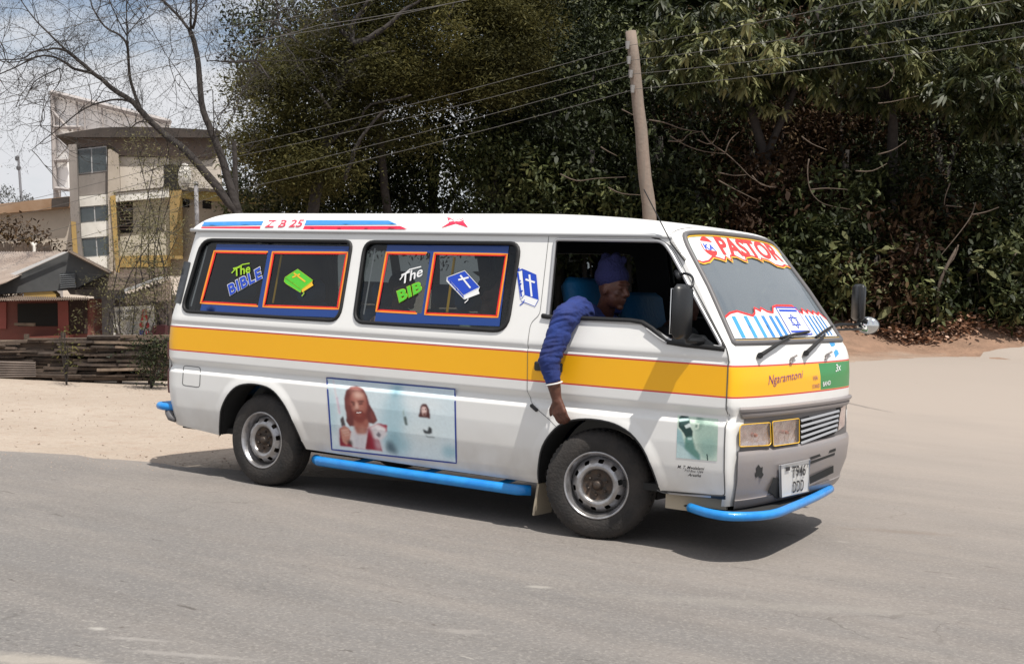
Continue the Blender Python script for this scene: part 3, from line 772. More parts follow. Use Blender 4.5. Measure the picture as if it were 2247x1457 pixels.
# blue guard bars
mb=MB()
P=[onplane(1552,1120,1,.02),onplane(1580,1124,1,.0)]
z0=.272
pts=[(3.36,.045)]+[tuple(onplane(a,b-3,2,z0+.012)[:2]) for a,b in ((1556,1124),(1610,1131),(1690,1127),(1745,1108),(1795,1086),(1822,1071))]
mb.tube(smooth_path([(a,b,z0) for a,b in pts],4),.026,10); 
for y in (.5,1.2): mb.tube([(3.58,y,z0),(3.40,y,.33)],.018,6)
mb.build('front_guard_bar',M['sky'],van,smooth=True)
mb=MB(); up=[(a,b,z0-.004) for a,b in pts[1:]]; mb.prism([(3.30,.08,.268),*up,(3.30,1.5,.268)],(0,0,.006)); mb.build('shadow_fill_plate',M['gap'],van)  # plate added between bumper and bar so their ground shadows join
for mir in (0,1):
    y=.045 if not mir else 2*YC-.045
    mb=MB(); mb.tube([(.47,y+(.05 if not mir else -.05),.235),(.54,y,.235),(1.3,y,.232),(2.18,y,.232),(2.25,y+(.05 if not mir else -.05),.232)],.033,12); 
    for x in (.8,1.4,2.0): mb.tube([(x,y,.235),(x,YC,.31)],.016,6)
    mb.build('side_step_bar',M['sky'],van,smooth=True)
mb=MB(); rb=[(-.90,.16,.475),(-.99,.055,.475),(-1.08,.06,.475),(-1.13,.16,.475),(-1.14,YC,.475),(-1.13,1.40,.475),(-1.10,1.57,.475),(-.9,1.55,.475)]
mb.tube(smooth_path(rb,3),.028,10); mb.build('rear_guard_bar',M['sky'],van,smooth=True)
# rear bumper
mb=MB(); P=[(-.905,.05,.385),(-.95,.045,.40),(-.99,.06,.43),(-1.0,.16,.44),(-1.01,YC,.44),(-1.0,1.53,.44),(-.95,1.65,.42)]
mb.tube(P,[.018,.028,.036,.045,.045,.045,.03],8); mb.build('rear_bumper',M['greyd'],van,smooth=True)
for mir in (0,1):
    mb=MB(); V=[]
    for z in np.linspace(.58,.955,8):
        x=float(np.interp(z,XR[:,0],XR[:,1])); y0=float(yside(x,z))
        for dx,dy in ((.012,-.004),(-.02,.0),(-.055,.10),(-.055,.22)): V.append((x+dx,(y0+dy) if not mir else 2*YC-(y0+dy),z))
    mb.add(V,[(4*j+i,4*j+i+1,4*j+5+i,4*j+4+i) for j in range(7) for i in range(3)]); mb.build('tail_lamp',M['tail'],van)
# mudflap
for y in (.10,1.45):
    mb=MB(); mb.box((2.30,y+.07,.185),(.015,.19,.20),rot=Matrix.Rotation(R(8),3,'Y')); mb.build('mudflap',M['beige'],van)
# ---- mirror (near side)
c=np.array(onplane(1497,684,1,-.10)); 
mb=MB(); mb.box(c,(.065,.155,.30),rot=Matrix.Rotation(R(-14),3,'Z'),bev=.03); mr=autosmooth(mb.build('door_mirror',M['black'],van),60)
Rz=Matrix.Rotation(R(-14),3,'Z'); mb=MB(); cc=c+np.array(Rz@Vector((-.034,0,0))); mb.box(cc,(.006,.12,.25),rot=Rz,bev=.002); mb.build('mirror_glass',M['mirror'],mr)
top=np.array(onplane(1504,630,1,-.085)); 
mb=MB(); mb.tube(smooth_path([onplane(1506,636,1,-.07),onplane(1519,628,1,-.06),onplane(1520,610,1,-.02),onplane(1508,601,1,.04),S(1488,602,.0)],4),.008,6)
mb.tube([S(1484,597,-.01),S(1492,610,.015)],.018,6)
mb.build('mirror_arm',M['black'],mr,smooth=True); mb=MB(); mb.tube([onplane(1503,725,1,-.08),onplane(1508,748,1,-.04),S(1545,748,.01)],[.012,.016,.02],6)
mb.build('mirror_arm',M['black'],mr,smooth=True)
mb=MB(); tri=[S(a,b,.012) for a,b in [(1478,738),(1500,728),(1540,738),(1572,762),(1520,760),(1470,752)]]; mb.prism(tri,(0,.03,0)); mb.build('mirror_base',M['black'],mr); 
# far side mirror and round nose mirror
fm=MB(); c2=onplane(1884,664,1,1.86); fm.box(c2,(.05,.17,.24),rot=Matrix.Rotation(R(40),3,'Z'),bev=.02); o=autosmooth(fm.build('far_mirror',M['black'],van),60)
mb=MB(); mb.tube([onplane(1884,690,1,1.86),onplane(1882,712,1,1.84),onplane(1845,712,1,1.70),onplane(1828,716,1,1.60)],.010,6); mb.tube([onplane(1890,722,1,1.84),onplane(1832,724,1,1.60)],.007,6); mb.build('far_mirror_arm',M['black'],o)
rc=np.array(onplane(1904,714,1,1.90)); mb=MB(); V=[];F=[]
# convex round mirror: a shallow domed disc facing back along the van and the camera
fwd_=np.array(CC)-rc; fwd_[2]=0; fwd_/=np.linalg.norm(fwd_); nrm=np.array([-.25,-.95,.05])*.4+fwd_; nrm/=np.linalg.norm(nrm)
a_=np.cross(nrm,[0,0,1.]); a_/=np.linalg.norm(a_); b_=np.cross(a_,nrm)
for j,(rr,h) in enumerate([(0,.022),(.03,.019),(.055,.010),(.068,0),(.072,-.012),(.05,-.03),(0,-.035)]):
    for k in range(20):
        th=k/20*2*math.pi; V.append(rc+rr*(1.05*math.cos(th)*a_+.80*math.sin(th)*b_)+nrm*h)
for j in range(6):
    for k in range(20): l=(k+1)%20; F.append((j*20+k,j*20+l,j*20+20+l,j*20+20+k))
mb.add(V,F); o=mb.build('round_mirror',[mat('mirror_convex',(.75,.76,.75),.07,1),M['black']],van,smooth=True); o.data.polygons.foreach_set('material_index',[0]*60+[1]*60)
# antenna
mb=MB(); a0,a1=S(1472,531,.012),S(1503,571,.012); mb.tube([a0,a1],.010,6); top=onplane(1413,416,1,.10); mb.tube([a0,top],.0035,5); mb.build('antenna',M['black'],van)
mb=MB(); mb.tube([onplane(1395,500,1,.15),a0],.004,5) if 0 else None
# ---- wheels
def ringprof(prof,n=64,center=(0,0,0)):
    V=[];F=[]
    for r,y in prof:
        for k in range(n): th=2*math.pi*k/n; V.append((r*math.cos(th),y,r*math.sin(th)))
    for j in range(len(prof)-1):
        for k in range(n): l=(k+1)%n; F.append((j*n+k,(j+1)*n+k,(j+1)*n+l,j*n+l))
    return V,F
def tread(prof,n=168):
    V=[];F=[]
    for r,y in prof:
        for k in range(n):
            th=2*math.pi*k/n; q=r-(.006 if (k%3==0 and r>.315) else 0); V.append((q*math.cos(th),y,q*math.sin(th)))
    for j in range(len(prof)-1):
        for k in range(n): l=(k+1)%n; F.append((j*n+k,(j+1)*n+k,(j+1)*n+l,j*n+l))
    return V,F
def wheel(loc,steer=0,mir=False):
    e=empty('wheel',(0,0,0)); e.parent=van; e.location=Vector(loc)-van.location; e.rotation_euler=(0,0,R(steer)+(math.pi if mir else 0))
    RT=.325
    def part(name,mb,m,sm=True):
        o=mb.build(name,m,None,smooth=sm); o.parent=e; return o
    mb=MB()
    nn_=112; mb.add(*tread([(.186,.03),(.190,-.002),(.205,-.008),(.235,-.012),(.265,-.010),(.292,.0),(.308,.012),(.320,.03),(.325,.05),(.325,.075)]))
    # tread with grooves
    V,F=ringprof([(.325,.075),(.317,.077),(.317,.087),(.325,.089),(.325,.118),(.317,.12),(.317,.13),(.325,.132),(.322,.165),(.305,.185),(.25,.2),(.19,.19)]); mb.add(V,F)
    o=part('tyre',mb,M['tyre']); autosmooth(o,40)
    mb=MB()
    V,F=ringprof([(.199,.006),(.200,-.004),(.195,-.010),(.189,-.008),(.184,.004),(.177,.016),(.170,.034),(.166,.062),(.168,.08)]); mb.add(V,F)
    # dished disc with vent holes
    def dep(r): return np.interp(r,[.03,.055,.075,.088,.098,.112,.135,.155,.168],[.028,.028,.030,.026,.006,.000,.010,.036,.060])
    outer=[(.168*math.cos(a),.168*math.sin(a)) for a in np.linspace(0,2*math.pi,72,False)]
    holes=[]
    for k in range(10):
        a=2*math.pi*(k+.3)/10; cx,cy=.140*math.cos(a),.140*math.sin(a); u=np.array([math.cos(a),math.sin(a)]);w=np.array([-u[1],u[0]])
        holes.append(rounded([np.array([cx,cy])+u*.011*p+w*.016*q for p,q in ((-1,-1),(1,-1),(1,1),(-1,1))],.007,3))
    holes.append([(.032*math.cos(a),.032*math.sin(a)) for a in np.linspace(0,2*math.pi,24,False)])
    rings=[[(r*math.cos(a),r*math.sin(a)) for a in np.linspace(0,2*math.pi,60,False)] for r in (.06,.08,.09,.098,.105,.112,.121)]
    v,f=cdt(outer,holes,lines=[q+[q[0]] for q in rings]+[[(.158*math.cos(a),.158*math.sin(a)) for a in np.linspace(0,2*math.pi,60)]])
    rr=np.hypot(v[:,0],v[:,1]); P3=np.stack([v[:,0],dep(rr),v[:,1]],1); rc_=rr[f].mean(1); mb.add(P3,f[rc_>.0905])
    o=part('rim',mb,M['steel'])
    mb=MB(); mb.add(P3,f[rc_<=.0905]); V,F=ringprof([(0,-.0),(.018,.0),(.024,.006),(.026,.02),(.034,.022),(.036,.04)],24); mb.add(V,F)
    for k in range(6):
        a=2*math.pi*k/6+.4; mb.tube([(.058*math.cos(a),.032,.058*math.sin(a)),(.058*math.cos(a),.012,.058*math.sin(a))],.008,6)
    V,F=ringprof([(.033,.045),(.165,.085),(.165,.1)],32); mb.add(V,F)
    part('hub',mb,M['hub'])
    return e
wheel((0,.042,.325)); w=wheel((2.745,.042,.325),16)
wheel((0,2*YC-.042,.325),0,True); wheel((2.745,2*YC-.042,.325),16,True)
# ---- seats, dash, steering wheel
def seat(x,y,w,hb=.62,zs_=.72,head=True):
    e=empty('seat',(0,0,0)); e.parent=van; e.location=Vector((x,y,.36))-van.location
    def p(name,mb):
        o=mb.build(name,M['seat']); o.parent=e; autosmooth(o,50)
    mb=MB(); mb.box((.05,.02,zs_-.36-.06),(.46,w-.04,.14),bev=.04); mb.box((.05,.10,.12),(.30,w*.3,.24)); p('cushion',mb)
    mb=MB(); mb.box((-.24,0,zs_-.36+hb/2-.06),(.12,w,hb),rot=Matrix.Rotation(R(-12),3,'Y'),bev=.045); p('backrest',mb)
    if head: mb=MB(); mb.box((-.32,0,zs_-.36+hb+.03),(.10,w*.55,.17),rot=Matrix.Rotation(R(-8),3,'Y'),bev=.04); p('headrest',mb)
seat(2.62,.54,.46,.86,.74,False); seat(2.62,1.22,.50,.80,.72,False)
for x in (1.70,.98,.26,-.46): seat(x,.55,.50); seat(x,1.22,.52)
mb=MB(); mb.box((3.30,YC,.98),(.42,1.45,.22),bev=.06); mb.box((3.22,.45,1.10),(.22,.42,.10),bev=.04); autosmooth(mb.build('dashboard',M['trim'],van),50)
mb=MB(); mb.box((3.26,.98,1.105),(.26,.95,.02),bev=.008); mb.build('dashboard_cloth',mat('grey_cloth',(.34,.34,.35),.9,bump=(20,.6)),van)
mb=MB(); ce=np.array((3.02,.45,1.10)); tl=Matrix.Rotation(R(-35),3,'Y')
mb.tube([ce+np.array(tl@Vector((.0+.19*math.cos(a)*1.0,.19*math.sin(a),0))) for a in np.linspace(0,2*math.pi,24,False)],.013,6,closed=True)
mb.tube([ce,ce+np.array((.2,0,-.15))],.03,6); mb.tube([ce+np.array((0,-.18,0)),ce+np.array((0,.18,0))],.012,6); mb.build('steering_wheel',M['black'],van,smooth=True)
mb=MB(); mb.box((3.03,YC,1.66),(.03,.22,.07),bev=.01); mb.build('rear_view_mirror',M['black'],van)
mb=MB(); mb.tube([(3.3,.35,1.02),(3.31,.30,1.06)],.02,6); mb.build('dash_knob',M['trim'],van) if 0 else None
# ------------------------------------------------------------------ posters and writing on the side
def SO(k): return lambda a,b,o=0.: S(a,b,k)
Z7=lambda p: zc(680,800,4.161,p)
PP=[(717,830),(997,855),(993,900),(994,950),(1000,1015),(728,984),(719,940),(715,880)]
def painted(name,quad,size,layers,base,parent,surf,off,n,clip=None,label=None,grain=.05):
    """a printed picture: soft edged colour shapes laid down on a fine grid of the sheet itself"""
    q=[np.array(a,float) for a in quad]; nx,ny=n; U,Vv=np.meshgrid(np.linspace(0,1,nx),np.linspace(0,1,ny),indexing='ij'); 
    XY=np.stack([(U*size[0]).ravel(),(Vv*size[1]).ravel()],1); col=np.tile(np.array(base,float),(nx*ny,1)); g=np.random.RandomState(3)
    def blur(a,k):
        for _ in range(2):
            for ax in (0,1):
                c=np.cumsum(np.concatenate([np.repeat(a.take([0],ax),k+1,ax),a,np.repeat(a.take([-1],ax),k,ax)],ax),ax); m_=a.shape[ax]
                a=(c.take(range(2*k+1,2*k+1+m_),ax)-c.take(range(0,m_),ax))/(2*k+1)
        return a
    for poly,c,a,bl in layers:
        m_=pip(XY,poly).astype(float).reshape(nx,ny)
        if bl: m_=blur(m_,bl)
        m_=(m_*a).ravel()[:,None]; col=col*(1-m_)+np.array(c,float)*m_
    nz=blur(g.normal(0,1,(nx,ny)),1); mean=col.mean(1,keepdims=True); col=mean+(col-mean)*1.25; col=np.where(mean<.55,col*(.55+.75*mean),col); col=np.clip(col*(1+grain*nz.ravel()[:,None]/nz.std()),0,1)
    u,v=U.ravel()[:,None],Vv.ravel()[:,None]; P=SV((1-u)*(1-v)*q[0]+u*(1-v)*q[1]+u*v*q[2]+(1-u)*v*q[3],off)
    i=(np.arange(nx-1)[:,None]*ny+np.arange(ny-1)[None]).ravel(); F=np.stack([i,i+ny,i+ny+1,i+1],1)
    o=fastmesh0(name,np.array(P),F,parent); at=o.data.color_attributes.new('print','FLOAT_COLOR','POINT'); at.data.foreach_set('color',np.concatenate([col,np.ones((len(col),1))],1).astype(np.float32).ravel())
    m=bpy.data.materials.new(name+'_ink'); N,L,b=nodes(m); a=N.new('ShaderNodeVertexColor'); a.layer_name='print'; L.new(a.outputs[0],b.inputs['Base Color']); b.inputs['Roughness'].default_value=.4; b.inputs['Coat Weight'].default_value=.2; o.data.materials.append(m)
    o.data.polygons.foreach_set('use_smooth',[True]*len(F)); return o
def fastmesh0(name,V,F,parent):
    me=bpy.data.meshes.new(name); n=len(F); V=V-np.array(wloc(parent)); me.vertices.add(len(V)); me.vertices.foreach_set('co',V.astype(np.float32).ravel()); me.loops.add(n*4); me.loops.foreach_set('vertex_index',F.astype(np.int32).ravel()); me.polygons.add(n); me.polygons.foreach_set('loop_start',np.arange(0,n*4,4,dtype=np.int32)); me.update(calc_edges=True)
    o=bpy.data.objects.new(name,me); COL.objects.link(o); o.parent=parent; return o
def E_(cx,cy,rx,ry=None,rot=0,n=18):
    ry=ry or rx; return [(cx+rx*math.cos(t)*math.cos(rot)-ry*math.sin(t)*math.sin(rot),cy+rx*math.cos(t)*math.sin(rot)+ry*math.sin(t)*math.cos(rot)) for t in np.linspace(0,2*math.pi,n,False)]
# zoom coordinates of the sheet straightened into a 1180 x 650 picture: x=X-155, y=Y-125-.09*(X-155)
def Zs(P): return [(a-155,b-125-.092*(a-155)) for a,b in P]
sk=(.50,.21,.17); dk_=(.24,.055,.05); hr=(.20,.05,.05); wh_=(.74,.72,.74); rd_=(.40,.025,.06); bg_=(.70,.79,.83); tl_=(.30,.50,.58); hi_=(.80,.60,.52)
LY=[(E_(600,330,120,260,.2),tl_,.55,9),(E_(650,520,110,120),tl_,.7,8),(E_(640,60,70,60),tl_,.5,6),(E_(1120,560,70,60),tl_,.7,5),(E_(30,330,40,200),tl_,.4,6),(E_(880,150,190,70),(.80,.85,.87),.8,10),(E_(860,420,200,110),(.70,.78,.80),.7,10),(E_(120,520,90,80),(.75,.80,.84),.6,6),
 (Zs([(205,140),(222,142),(262,455),(240,450)]),wh_,1,1),(Zs([(232,300),(244,300),(262,455),(250,450)]),(.6,.35,.5),.6,1),(Zs([(255,500),(285,470),(302,560),(264,566)]),(.10,.08,.09),1,1),
 (Zs([(240,590),(290,560),(380,640),(480,640),(520,575),(610,535),(695,552),(688,610),(640,640),(600,640),(640,790),(238,745)]),rd_,1,1),(Zs([(240,600),(270,600),(275,740),(240,735)]),(.22,.01,.03),.7,3),(Zs([(560,650),(600,640),(630,780),(580,775)]),(.62,.45,.50),.6,4),(Zs([(490,660),(520,640),(520,780),(480,770)]),(.20,.01,.03),.7,3),
 (Zs([(330,640),(385,585),(520,600),(500,660),(475,775),(360,755),(325,690)]),wh_,1,1),(Zs([(400,640),(420,640),(410,760),(385,755)]),(.50,.50,.55),.7,3),(Zs([(455,650),(470,650),(455,770),(440,765)]),(.52,.52,.56),.7,3),
 (Zs([(370,205),(430,198),(490,225),(520,290),(535,360),(580,440),(605,510),(570,545),(525,530),(500,560),(420,560),(340,565),(310,520),(318,450),(303,390),(308,300),(325,240)]),hr,1,1),
 (Zs([(370,205),(430,200),(480,225),(455,240),(400,240),(350,270)]),(.50,.24,.20),.7,3),(Zs([(330,300),(350,300),(345,470),(325,480)]),(.36,.12,.10),.7,3),(Zs([(535,400),(560,430),(585,510),(560,520)]),(.40,.15,.13),.7,3),(Zs([(515,300),(530,360),(545,430),(530,440)]),(.10,.02,.03),.6,2),
 (Zs([(385,500),(510,495),(525,560),(490,635),(405,635),(380,570)]),sk,1,2),(Zs([(390,520),(450,560),(510,520),(505,570),(400,570)]),dk_,.7,4),(Zs([(440,580),(480,570),(470,625),(440,625)]),hi_,.4,4),
 (Zs([(365,400),(512,395),(508,480),(470,535),(420,535),(380,500)]),(.28,.07,.06),1,2),
 (Zs([(385,250),(440,240),(495,265),(512,330),(512,400),(490,440),(450,425),(400,440),(372,415),(358,360),(362,290)]),sk,1,2),(Zs([(395,255),(440,248),(485,272),(480,305),(400,305)]),hi_,.85,4),(Zs([(470,330),(505,330),(500,410),(480,420)]),dk_,.6,5),(Zs([(362,300),(380,300),(385,410),(366,400)]),dk_,.55,3),
 (Zs([(410,340),(424,338),(436,405),(405,412)]),hi_,.75,2),(Zs([(385,385),(405,390),(400,415),(385,410)]),hi_,.45,3),(Zs([(450,380),(480,375),(475,405),(450,410)]),(.66,.34,.28),.6,3),
 (Zs([(366,336),(406,343),(405,353),(368,350)]),(.08,.02,.02),.9,1),(Zs([(430,332),(485,328),(487,342),(432,345)]),(.08,.02,.02),.9,1),(Zs([(378,358),(402,360),(400,371),(380,370)]),(.06,.02,.02),.9,1),(Zs([(438,354),(476,350),(474,365),(440,366)]),(.06,.02,.02),.9,1),
 (Zs([(400,412),(438,408),(436,418),(404,422)]),(.18,.04,.04),.8,1),(Zs([(396,430),(472,424),(468,440),(404,448)]),(.22,.04,.04),1,1),(Zs([(408,437),(460,432),(452,442),(414,446)]),(.86,.80,.78),.9,0),(Zs([(415,455),(455,452),(450,466),(420,468)]),(.55,.22,.18),.7,2),
 (Zs([(245,590),(290,562),(335,585),(345,640),(330,700),(300,740),(262,700)]),(.62,.32,.26),1,1),(Zs([(262,600),(330,590),(332,600),(265,612)]),(.82,.60,.52),.8,1),(Zs([(270,622),(335,612),(338,622),(275,634)]),(.80,.58,.50),.8,1),(Zs([(285,645),(340,635),(340,645),(290,655)]),(.76,.54,.46),.8,1),(Zs([(300,700),(350,690),(362,740),(330,735)]),(.08,.05,.04),.9,2),
 (Zs([(520,580),(600,540),(680,580),(685,640),(630,690),(560,670),(530,620)]),(.78,.74,.76),1,2),(Zs([(585,640),(610,610),(635,640),(615,668)]),(.22,.20,.24),.9,1),(Zs([(565,580),(585,575),(590,600),(570,600)]),(.35,.33,.36),.7,2),(Zs([(580,700),(610,690),(640,770),(600,765)]),(.72,.60,.64),.7,4),(Zs([(500,600),(540,580),(560,660),(520,680)]),rd_,.8,3),
 (Zs([(680,700),(735,700),(775,770),(785,815),(672,790)]),(.10,.17,.22),.9,4),
 (Zs([(1030,360),(1070,358),(1095,410),(1103,492),(1080,488),(1010,480),(990,472),(1005,430),(1012,385)]),(.12,.03,.03),1,1),(Zs([(1026,385),(1062,382),(1072,420),(1062,462),(1040,470),(1026,450),(1020,410)]),(.72,.55,.52),1,1),(Zs([(1032,442),(1064,440),(1058,468),(1040,472)]),(.2,.06,.05),.9,1),(Zs([(1030,408),(1042,408),(1042,414),(1030,414)]),(.1,.05,.05),.9,0),(Zs([(1052,407),(1064,406),(1064,412),(1052,413)]),(.1,.05,.05),.9,0),
 (E_(900,440,90,80),(.74,.80,.82),.5,6),(Zs([(1030,585),(1075,605),(1085,560),(1112,575),(1118,620),(1085,632),(1040,622)]),(.06,.07,.08),1,1),(Zs([(1040,628),(1080,650),(1142,655),(1140,663),(1070,660)]),(.16,.20,.22),.9,1),
 (Zs([(846,430),(858,400),(862,460),(850,470)]),(.35,.45,.42),.8,1),(Zs([(850,475),(878,470),(888,550),(864,552)]),(.12,.16,.15),.9,1),(Zs([(780,190),(860,195),(790,290),(745,330)]),tl_,.6,3)]
pst=painted('picture_panel',[(717,830),(998,855),(1000,1015),(728,985)],(1180,650),LY,bg_,van,S,.003,(240,132),grain=.018); tag(pst,'printed picture of a long haired bearded man in a red and white robe, framed in blue')
mb=MB(); ribbon(mb,[(717,829),(998,854),(1001,1016),(728,986)],3.2,S,.006,True); mb.build('picture_border',mat('picture_border_blue',(.02,.05,.30),.4),pst)
def Zg(P): return [(a-1400,b-195-.1*(a-1400)) for a,b in P]
g1=(.03,.08,.075); g2=(.18,.34,.30); g3=(.56,.70,.68); g0=(.60,.70,.62)
LG=[(E_(260,170,110,150),(.34,.48,.42),.7,8),(Zg([(1400,300),(1440,330),(1470,430),(1530,470),(1600,520),(1615,600),(1395,560)]),(.36,.52,.54),1,2),(Zg([(1400,420),(1470,470),(1540,560),(1400,560)]),(.62,.74,.74),.7,4),(Zg([(1410,215),(1440,192),(1490,198),(1505,240),(1510,290),(1535,330),(1530,390),(1480,385),(1455,340),(1412,290)]),g1,1,1),
 (Zg([(1412,225),(1500,215),(1502,238),(1414,250)]),g3,1,1),(Zg([(1460,280),(1505,262),(1522,290),(1475,305)]),(.72,.80,.78),1,1),(Zg([(1425,255),(1480,255),(1470,275),(1430,285)]),(.10,.18,.17),.7,2),(Zg([(1470,380),(1530,370),(1560,470),(1600,520),(1600,570),(1530,520),(1470,470)]),g2,1,2),(Zg([(1490,380),(1530,380),(1530,400),(1490,400)]),g3,.8,1),
 (Zg([(1565,210),(1620,210),(1628,270),(1600,320),(1555,330),(1560,260)]),(.30,.42,.36),.9,3),(Zg([(1558,262),(1590,262),(1585,310),(1556,318)]),(.62,.70,.62),.9,1),(Zg([(1556,275),(1575,275),(1570,300),(1556,300)]),(.16,.26,.22),.8,1),(Zg([(1600,400),(1700,380),(1740,430),(1735,560),(1620,560)]),(.30,.46,.42),.55,6),(Zg([(1658,520),(1668,518),(1678,590),(1668,590)]),g1,1,0)]
ps2=painted('picture_panel',[(1487,911),(1576,919),(1573,1012),(1484,1004)],(350,350),LG,g0,door,S,.003,(110,110),grain=.03); tag(ps2,'small green tinted print of a man in a white headband')
Z8=lambda p: zc(1120,860,3.834,p)
text('owner_name','M. T. Mwalalami',Z8([(1405,640),(1630,658),(1632,632),(1408,614)]),S,.002,M['ink'],door,.012,.25)
text('owner_address','P.O.Box 1284',Z8([(1465,668),(1620,684),(1622,664),(1467,648)]),S,.002,M['ink'],door,.0,.25)
text('owner_town','Arusha',Z8([(1490,706),(1600,716),(1605,690),(1494,682)]),S,.002,M['ink'],door,.015,.3)
# ------------------------------------------------------------------ people
def capsule(mb,p0,r0,p1,r1,n=12,sq=1.):
    p0=np.array(p0,float);p1=np.array(p1,float); t=p1-p0; L_=np.linalg.norm(t)+1e-9; t/=L_
    up=np.array([0,0,1.]) if abs(t[2])<.9 else np.array([1.,0,0]); a=np.cross(t,up); a/=np.linalg.norm(a); b=np.cross(t,a)
    rows=[]
    for k in range(5): th=math.pi/2*(1-k/4); rows.append((p0-t*r0*math.sin(th),r0*math.cos(th)+1e-4))
    for k in range(5): th=math.pi/2*k/4; rows.append((p1+t*r1*math.sin(th),r1*math.cos(th)+1e-4))
    V=[];F=[]
    for c,r in rows:
        for q in range(n): an=2*math.pi*q/n; V.append(c+r*(math.cos(an)*a+math.sin(an)*b*sq))
    m=len(rows)
    for j in range(m-1):
        for q in range(n): l=(q+1)%n; F.append((j*n+q,(j+1)*n+q,(j+1)*n+l,j*n+l))
    F.append(tuple(range(n))); F.append(tuple((m-1)*n+q for q in range(n-1,-1,-1)))
    mb.add(V,F)
def ell(mb,c,r,rot=None,n=20):
    V=[];F=[]
    for j in range(n//2+1):
        ph_=math.pi*j/(n//2)
        for k in range(n): th=2*math.pi*k/n; V.append((r[0]*max(1e-3,math.sin(ph_))*math.cos(th),r[1]*max(1e-3,math.sin(ph_))*math.sin(th),r[2]*math.cos(ph_)))
    for j in range(n//2):
        for k in range(n): l=(k+1)%n; F.append((j*n+k,(j+1)*n+k,(j+1)*n+l,j*n+l))
    F.append(tuple(range(n-1,-1,-1))); F.append(tuple(n//2*n+k for k in range(n)))
    V=np.array(V)
    if rot is not None: V=V@np.array(rot).T
    mb.add(V+np.array(c),F)
def remesh(mb,name,m,parent,vox,sm=2):
    o=mb.build(name+'_tmp'); 
    bm=bmesh.new(); bm.from_mesh(o.data); bmesh.ops.recalc_face_normals(bm,faces=bm.faces); bm.to_mesh(o.data); bm.free()
    md=o.modifiers.new('r','REMESH'); md.mode='VOXEL'; md.voxel_size=vox
    md=o.modifiers.new('s','SMOOTH'); md.factor=.5; md.iterations=sm
    me=bpy.data.meshes.new_from_object(o.evaluated_get(bpy.context.evaluated_depsgraph_get())); bpy.data.objects.remove(o)
    me.name=name; me.materials.clear(); me.materials.append(m); me.polygons.foreach_set('use_smooth',[True]*len(me.polygons))
    r=bpy.data.objects.new(name,me); COL.objects.link(r)
    if parent is not None: r.parent=parent; r.location=-Vector(wloc(parent))
    return r
skin=mat('brown_skin',(.080,.030,.020),.48,var=(30,(.17,.068,.042),.6),bump=(60,.15)); 
shirt=mat('blue_shirt',(.016,.042,.215),.85,var=(6,(.016,.022,.10),.9),bump=(14,.6)); hatm=mat('knitted_hat',(.022,.025,.10),.95,bump=(70,.8)); cuff=mat('white_cuff',(.75,.75,.75),.8)
trs=mat('dark_trousers',(.03,.03,.04),.9)
def head(mb,H,yaw=0,pitch=0):
    Rm=np.array(Matrix.Rotation(yaw,3,'Z')@Matrix.Rotation(pitch,3,'Y'))
    def L(v): return np.array(H)+Rm@np.array(v,float)
    ell(mb,L((0,0,.02)),(.098,.076,.105),Rm); ell(mb,L((.03,0,-.04)),(.068,.062,.075),Rm)     # skull, jaw
    capsule(mb,L((.085,0,.02)),.012,L((.112,0,-.018)),.018); ell(mb,L((.103,0,-.025)),(.014,.021,.012),Rm)  # nose
    ell(mb,L((.086,0,-.056)),(.017,.028,.010),Rm); ell(mb,L((.084,0,-.073)),(.016,.024,.010),Rm); ell(mb,L((.072,0,-.10)),(.022,.024,.02),Rm) # lips, chin
    ell(mb,L((.082,0,.040)),(.018,.056,.012),Rm)  # brow
    for s in (-1,1):
        ell(mb,L((.078,s*.032,.018)),(.014,.015,.010),Rm); ell(mb,L((0,s*.078,-.005)),(.022,.010,.033),Rm); ell(mb,L((.062,s*.04,-.02)),(.022,.02,.02),Rm)
    return L
# --- the driver leaning out with one arm
drv=tag(empty('person',(2.6,.45,.72)),'person in a knitted hat hanging one blue sleeved arm out of the minibus window','person')
H=np.array(onplane(1345,634,1,.36)); SH=np.array(onplane(1270,681,1,.17)); SF=H+np.array([-.16,.30,-.26]); NK=H+np.array([-.05,0,-.12]); CB=H+np.array([-.13,.10,-.25])
EL=np.array(onplane(1205,792,1,-.115)); WR=np.array(onplane(1221,872,1,-.085)); KN=np.array(onplane(1228,906,1,-.085))
pel=np.array([2.52,.47,.84]); chest=(CB+pel)/2+np.array([0,0,.12])
mb=MB(); head(mb,H,-.12,.12); capsule(mb,H+np.array([-.02,0,-.05]),.055,CB+np.array([.0,0,.05]),.062)
capsule(mb,CB,.10,chest,.135); capsule(mb,chest,.13,pel,.14); capsule(mb,CB+np.array([0,0,-.04]),.08,SF,.06); capsule(mb,CB,.08,SH,.055)
OV=np.array(onplane(1240,697,1,-.045)); capsule(mb,SH,.055,OV,.05); capsule(mb,OV,.05,EL,.043); capsule(mb,EL,.045,EL+(WR-EL)*.4,.047); capsule(mb,EL+(WR-EL)*.4,.047,WR,.031)
# far arm to the steering wheel
E2=SF+np.array([.20,.02,-.20]); W2=np.array([2.93,.58,1.17]); capsule(mb,SF,.052,E2,.042); capsule(mb,E2,.042,W2,.028); ell(mb,W2+np.array([.03,0,.01]),(.05,.03,.035))
for s in (-.1,.1):
    K=np.array([2.98,.47+s*1.2,.86]); capsule(mb,pel+np.array([0,s,0]),.09,K,.062); capsule(mb,K,.06,np.array([3.12,.47+s*1.2,.44]),.04); capsule(mb,np.array([3.12,.47+s*1.2,.42]),.04,np.array([3.26,.47+s*1.2,.42]),.032)
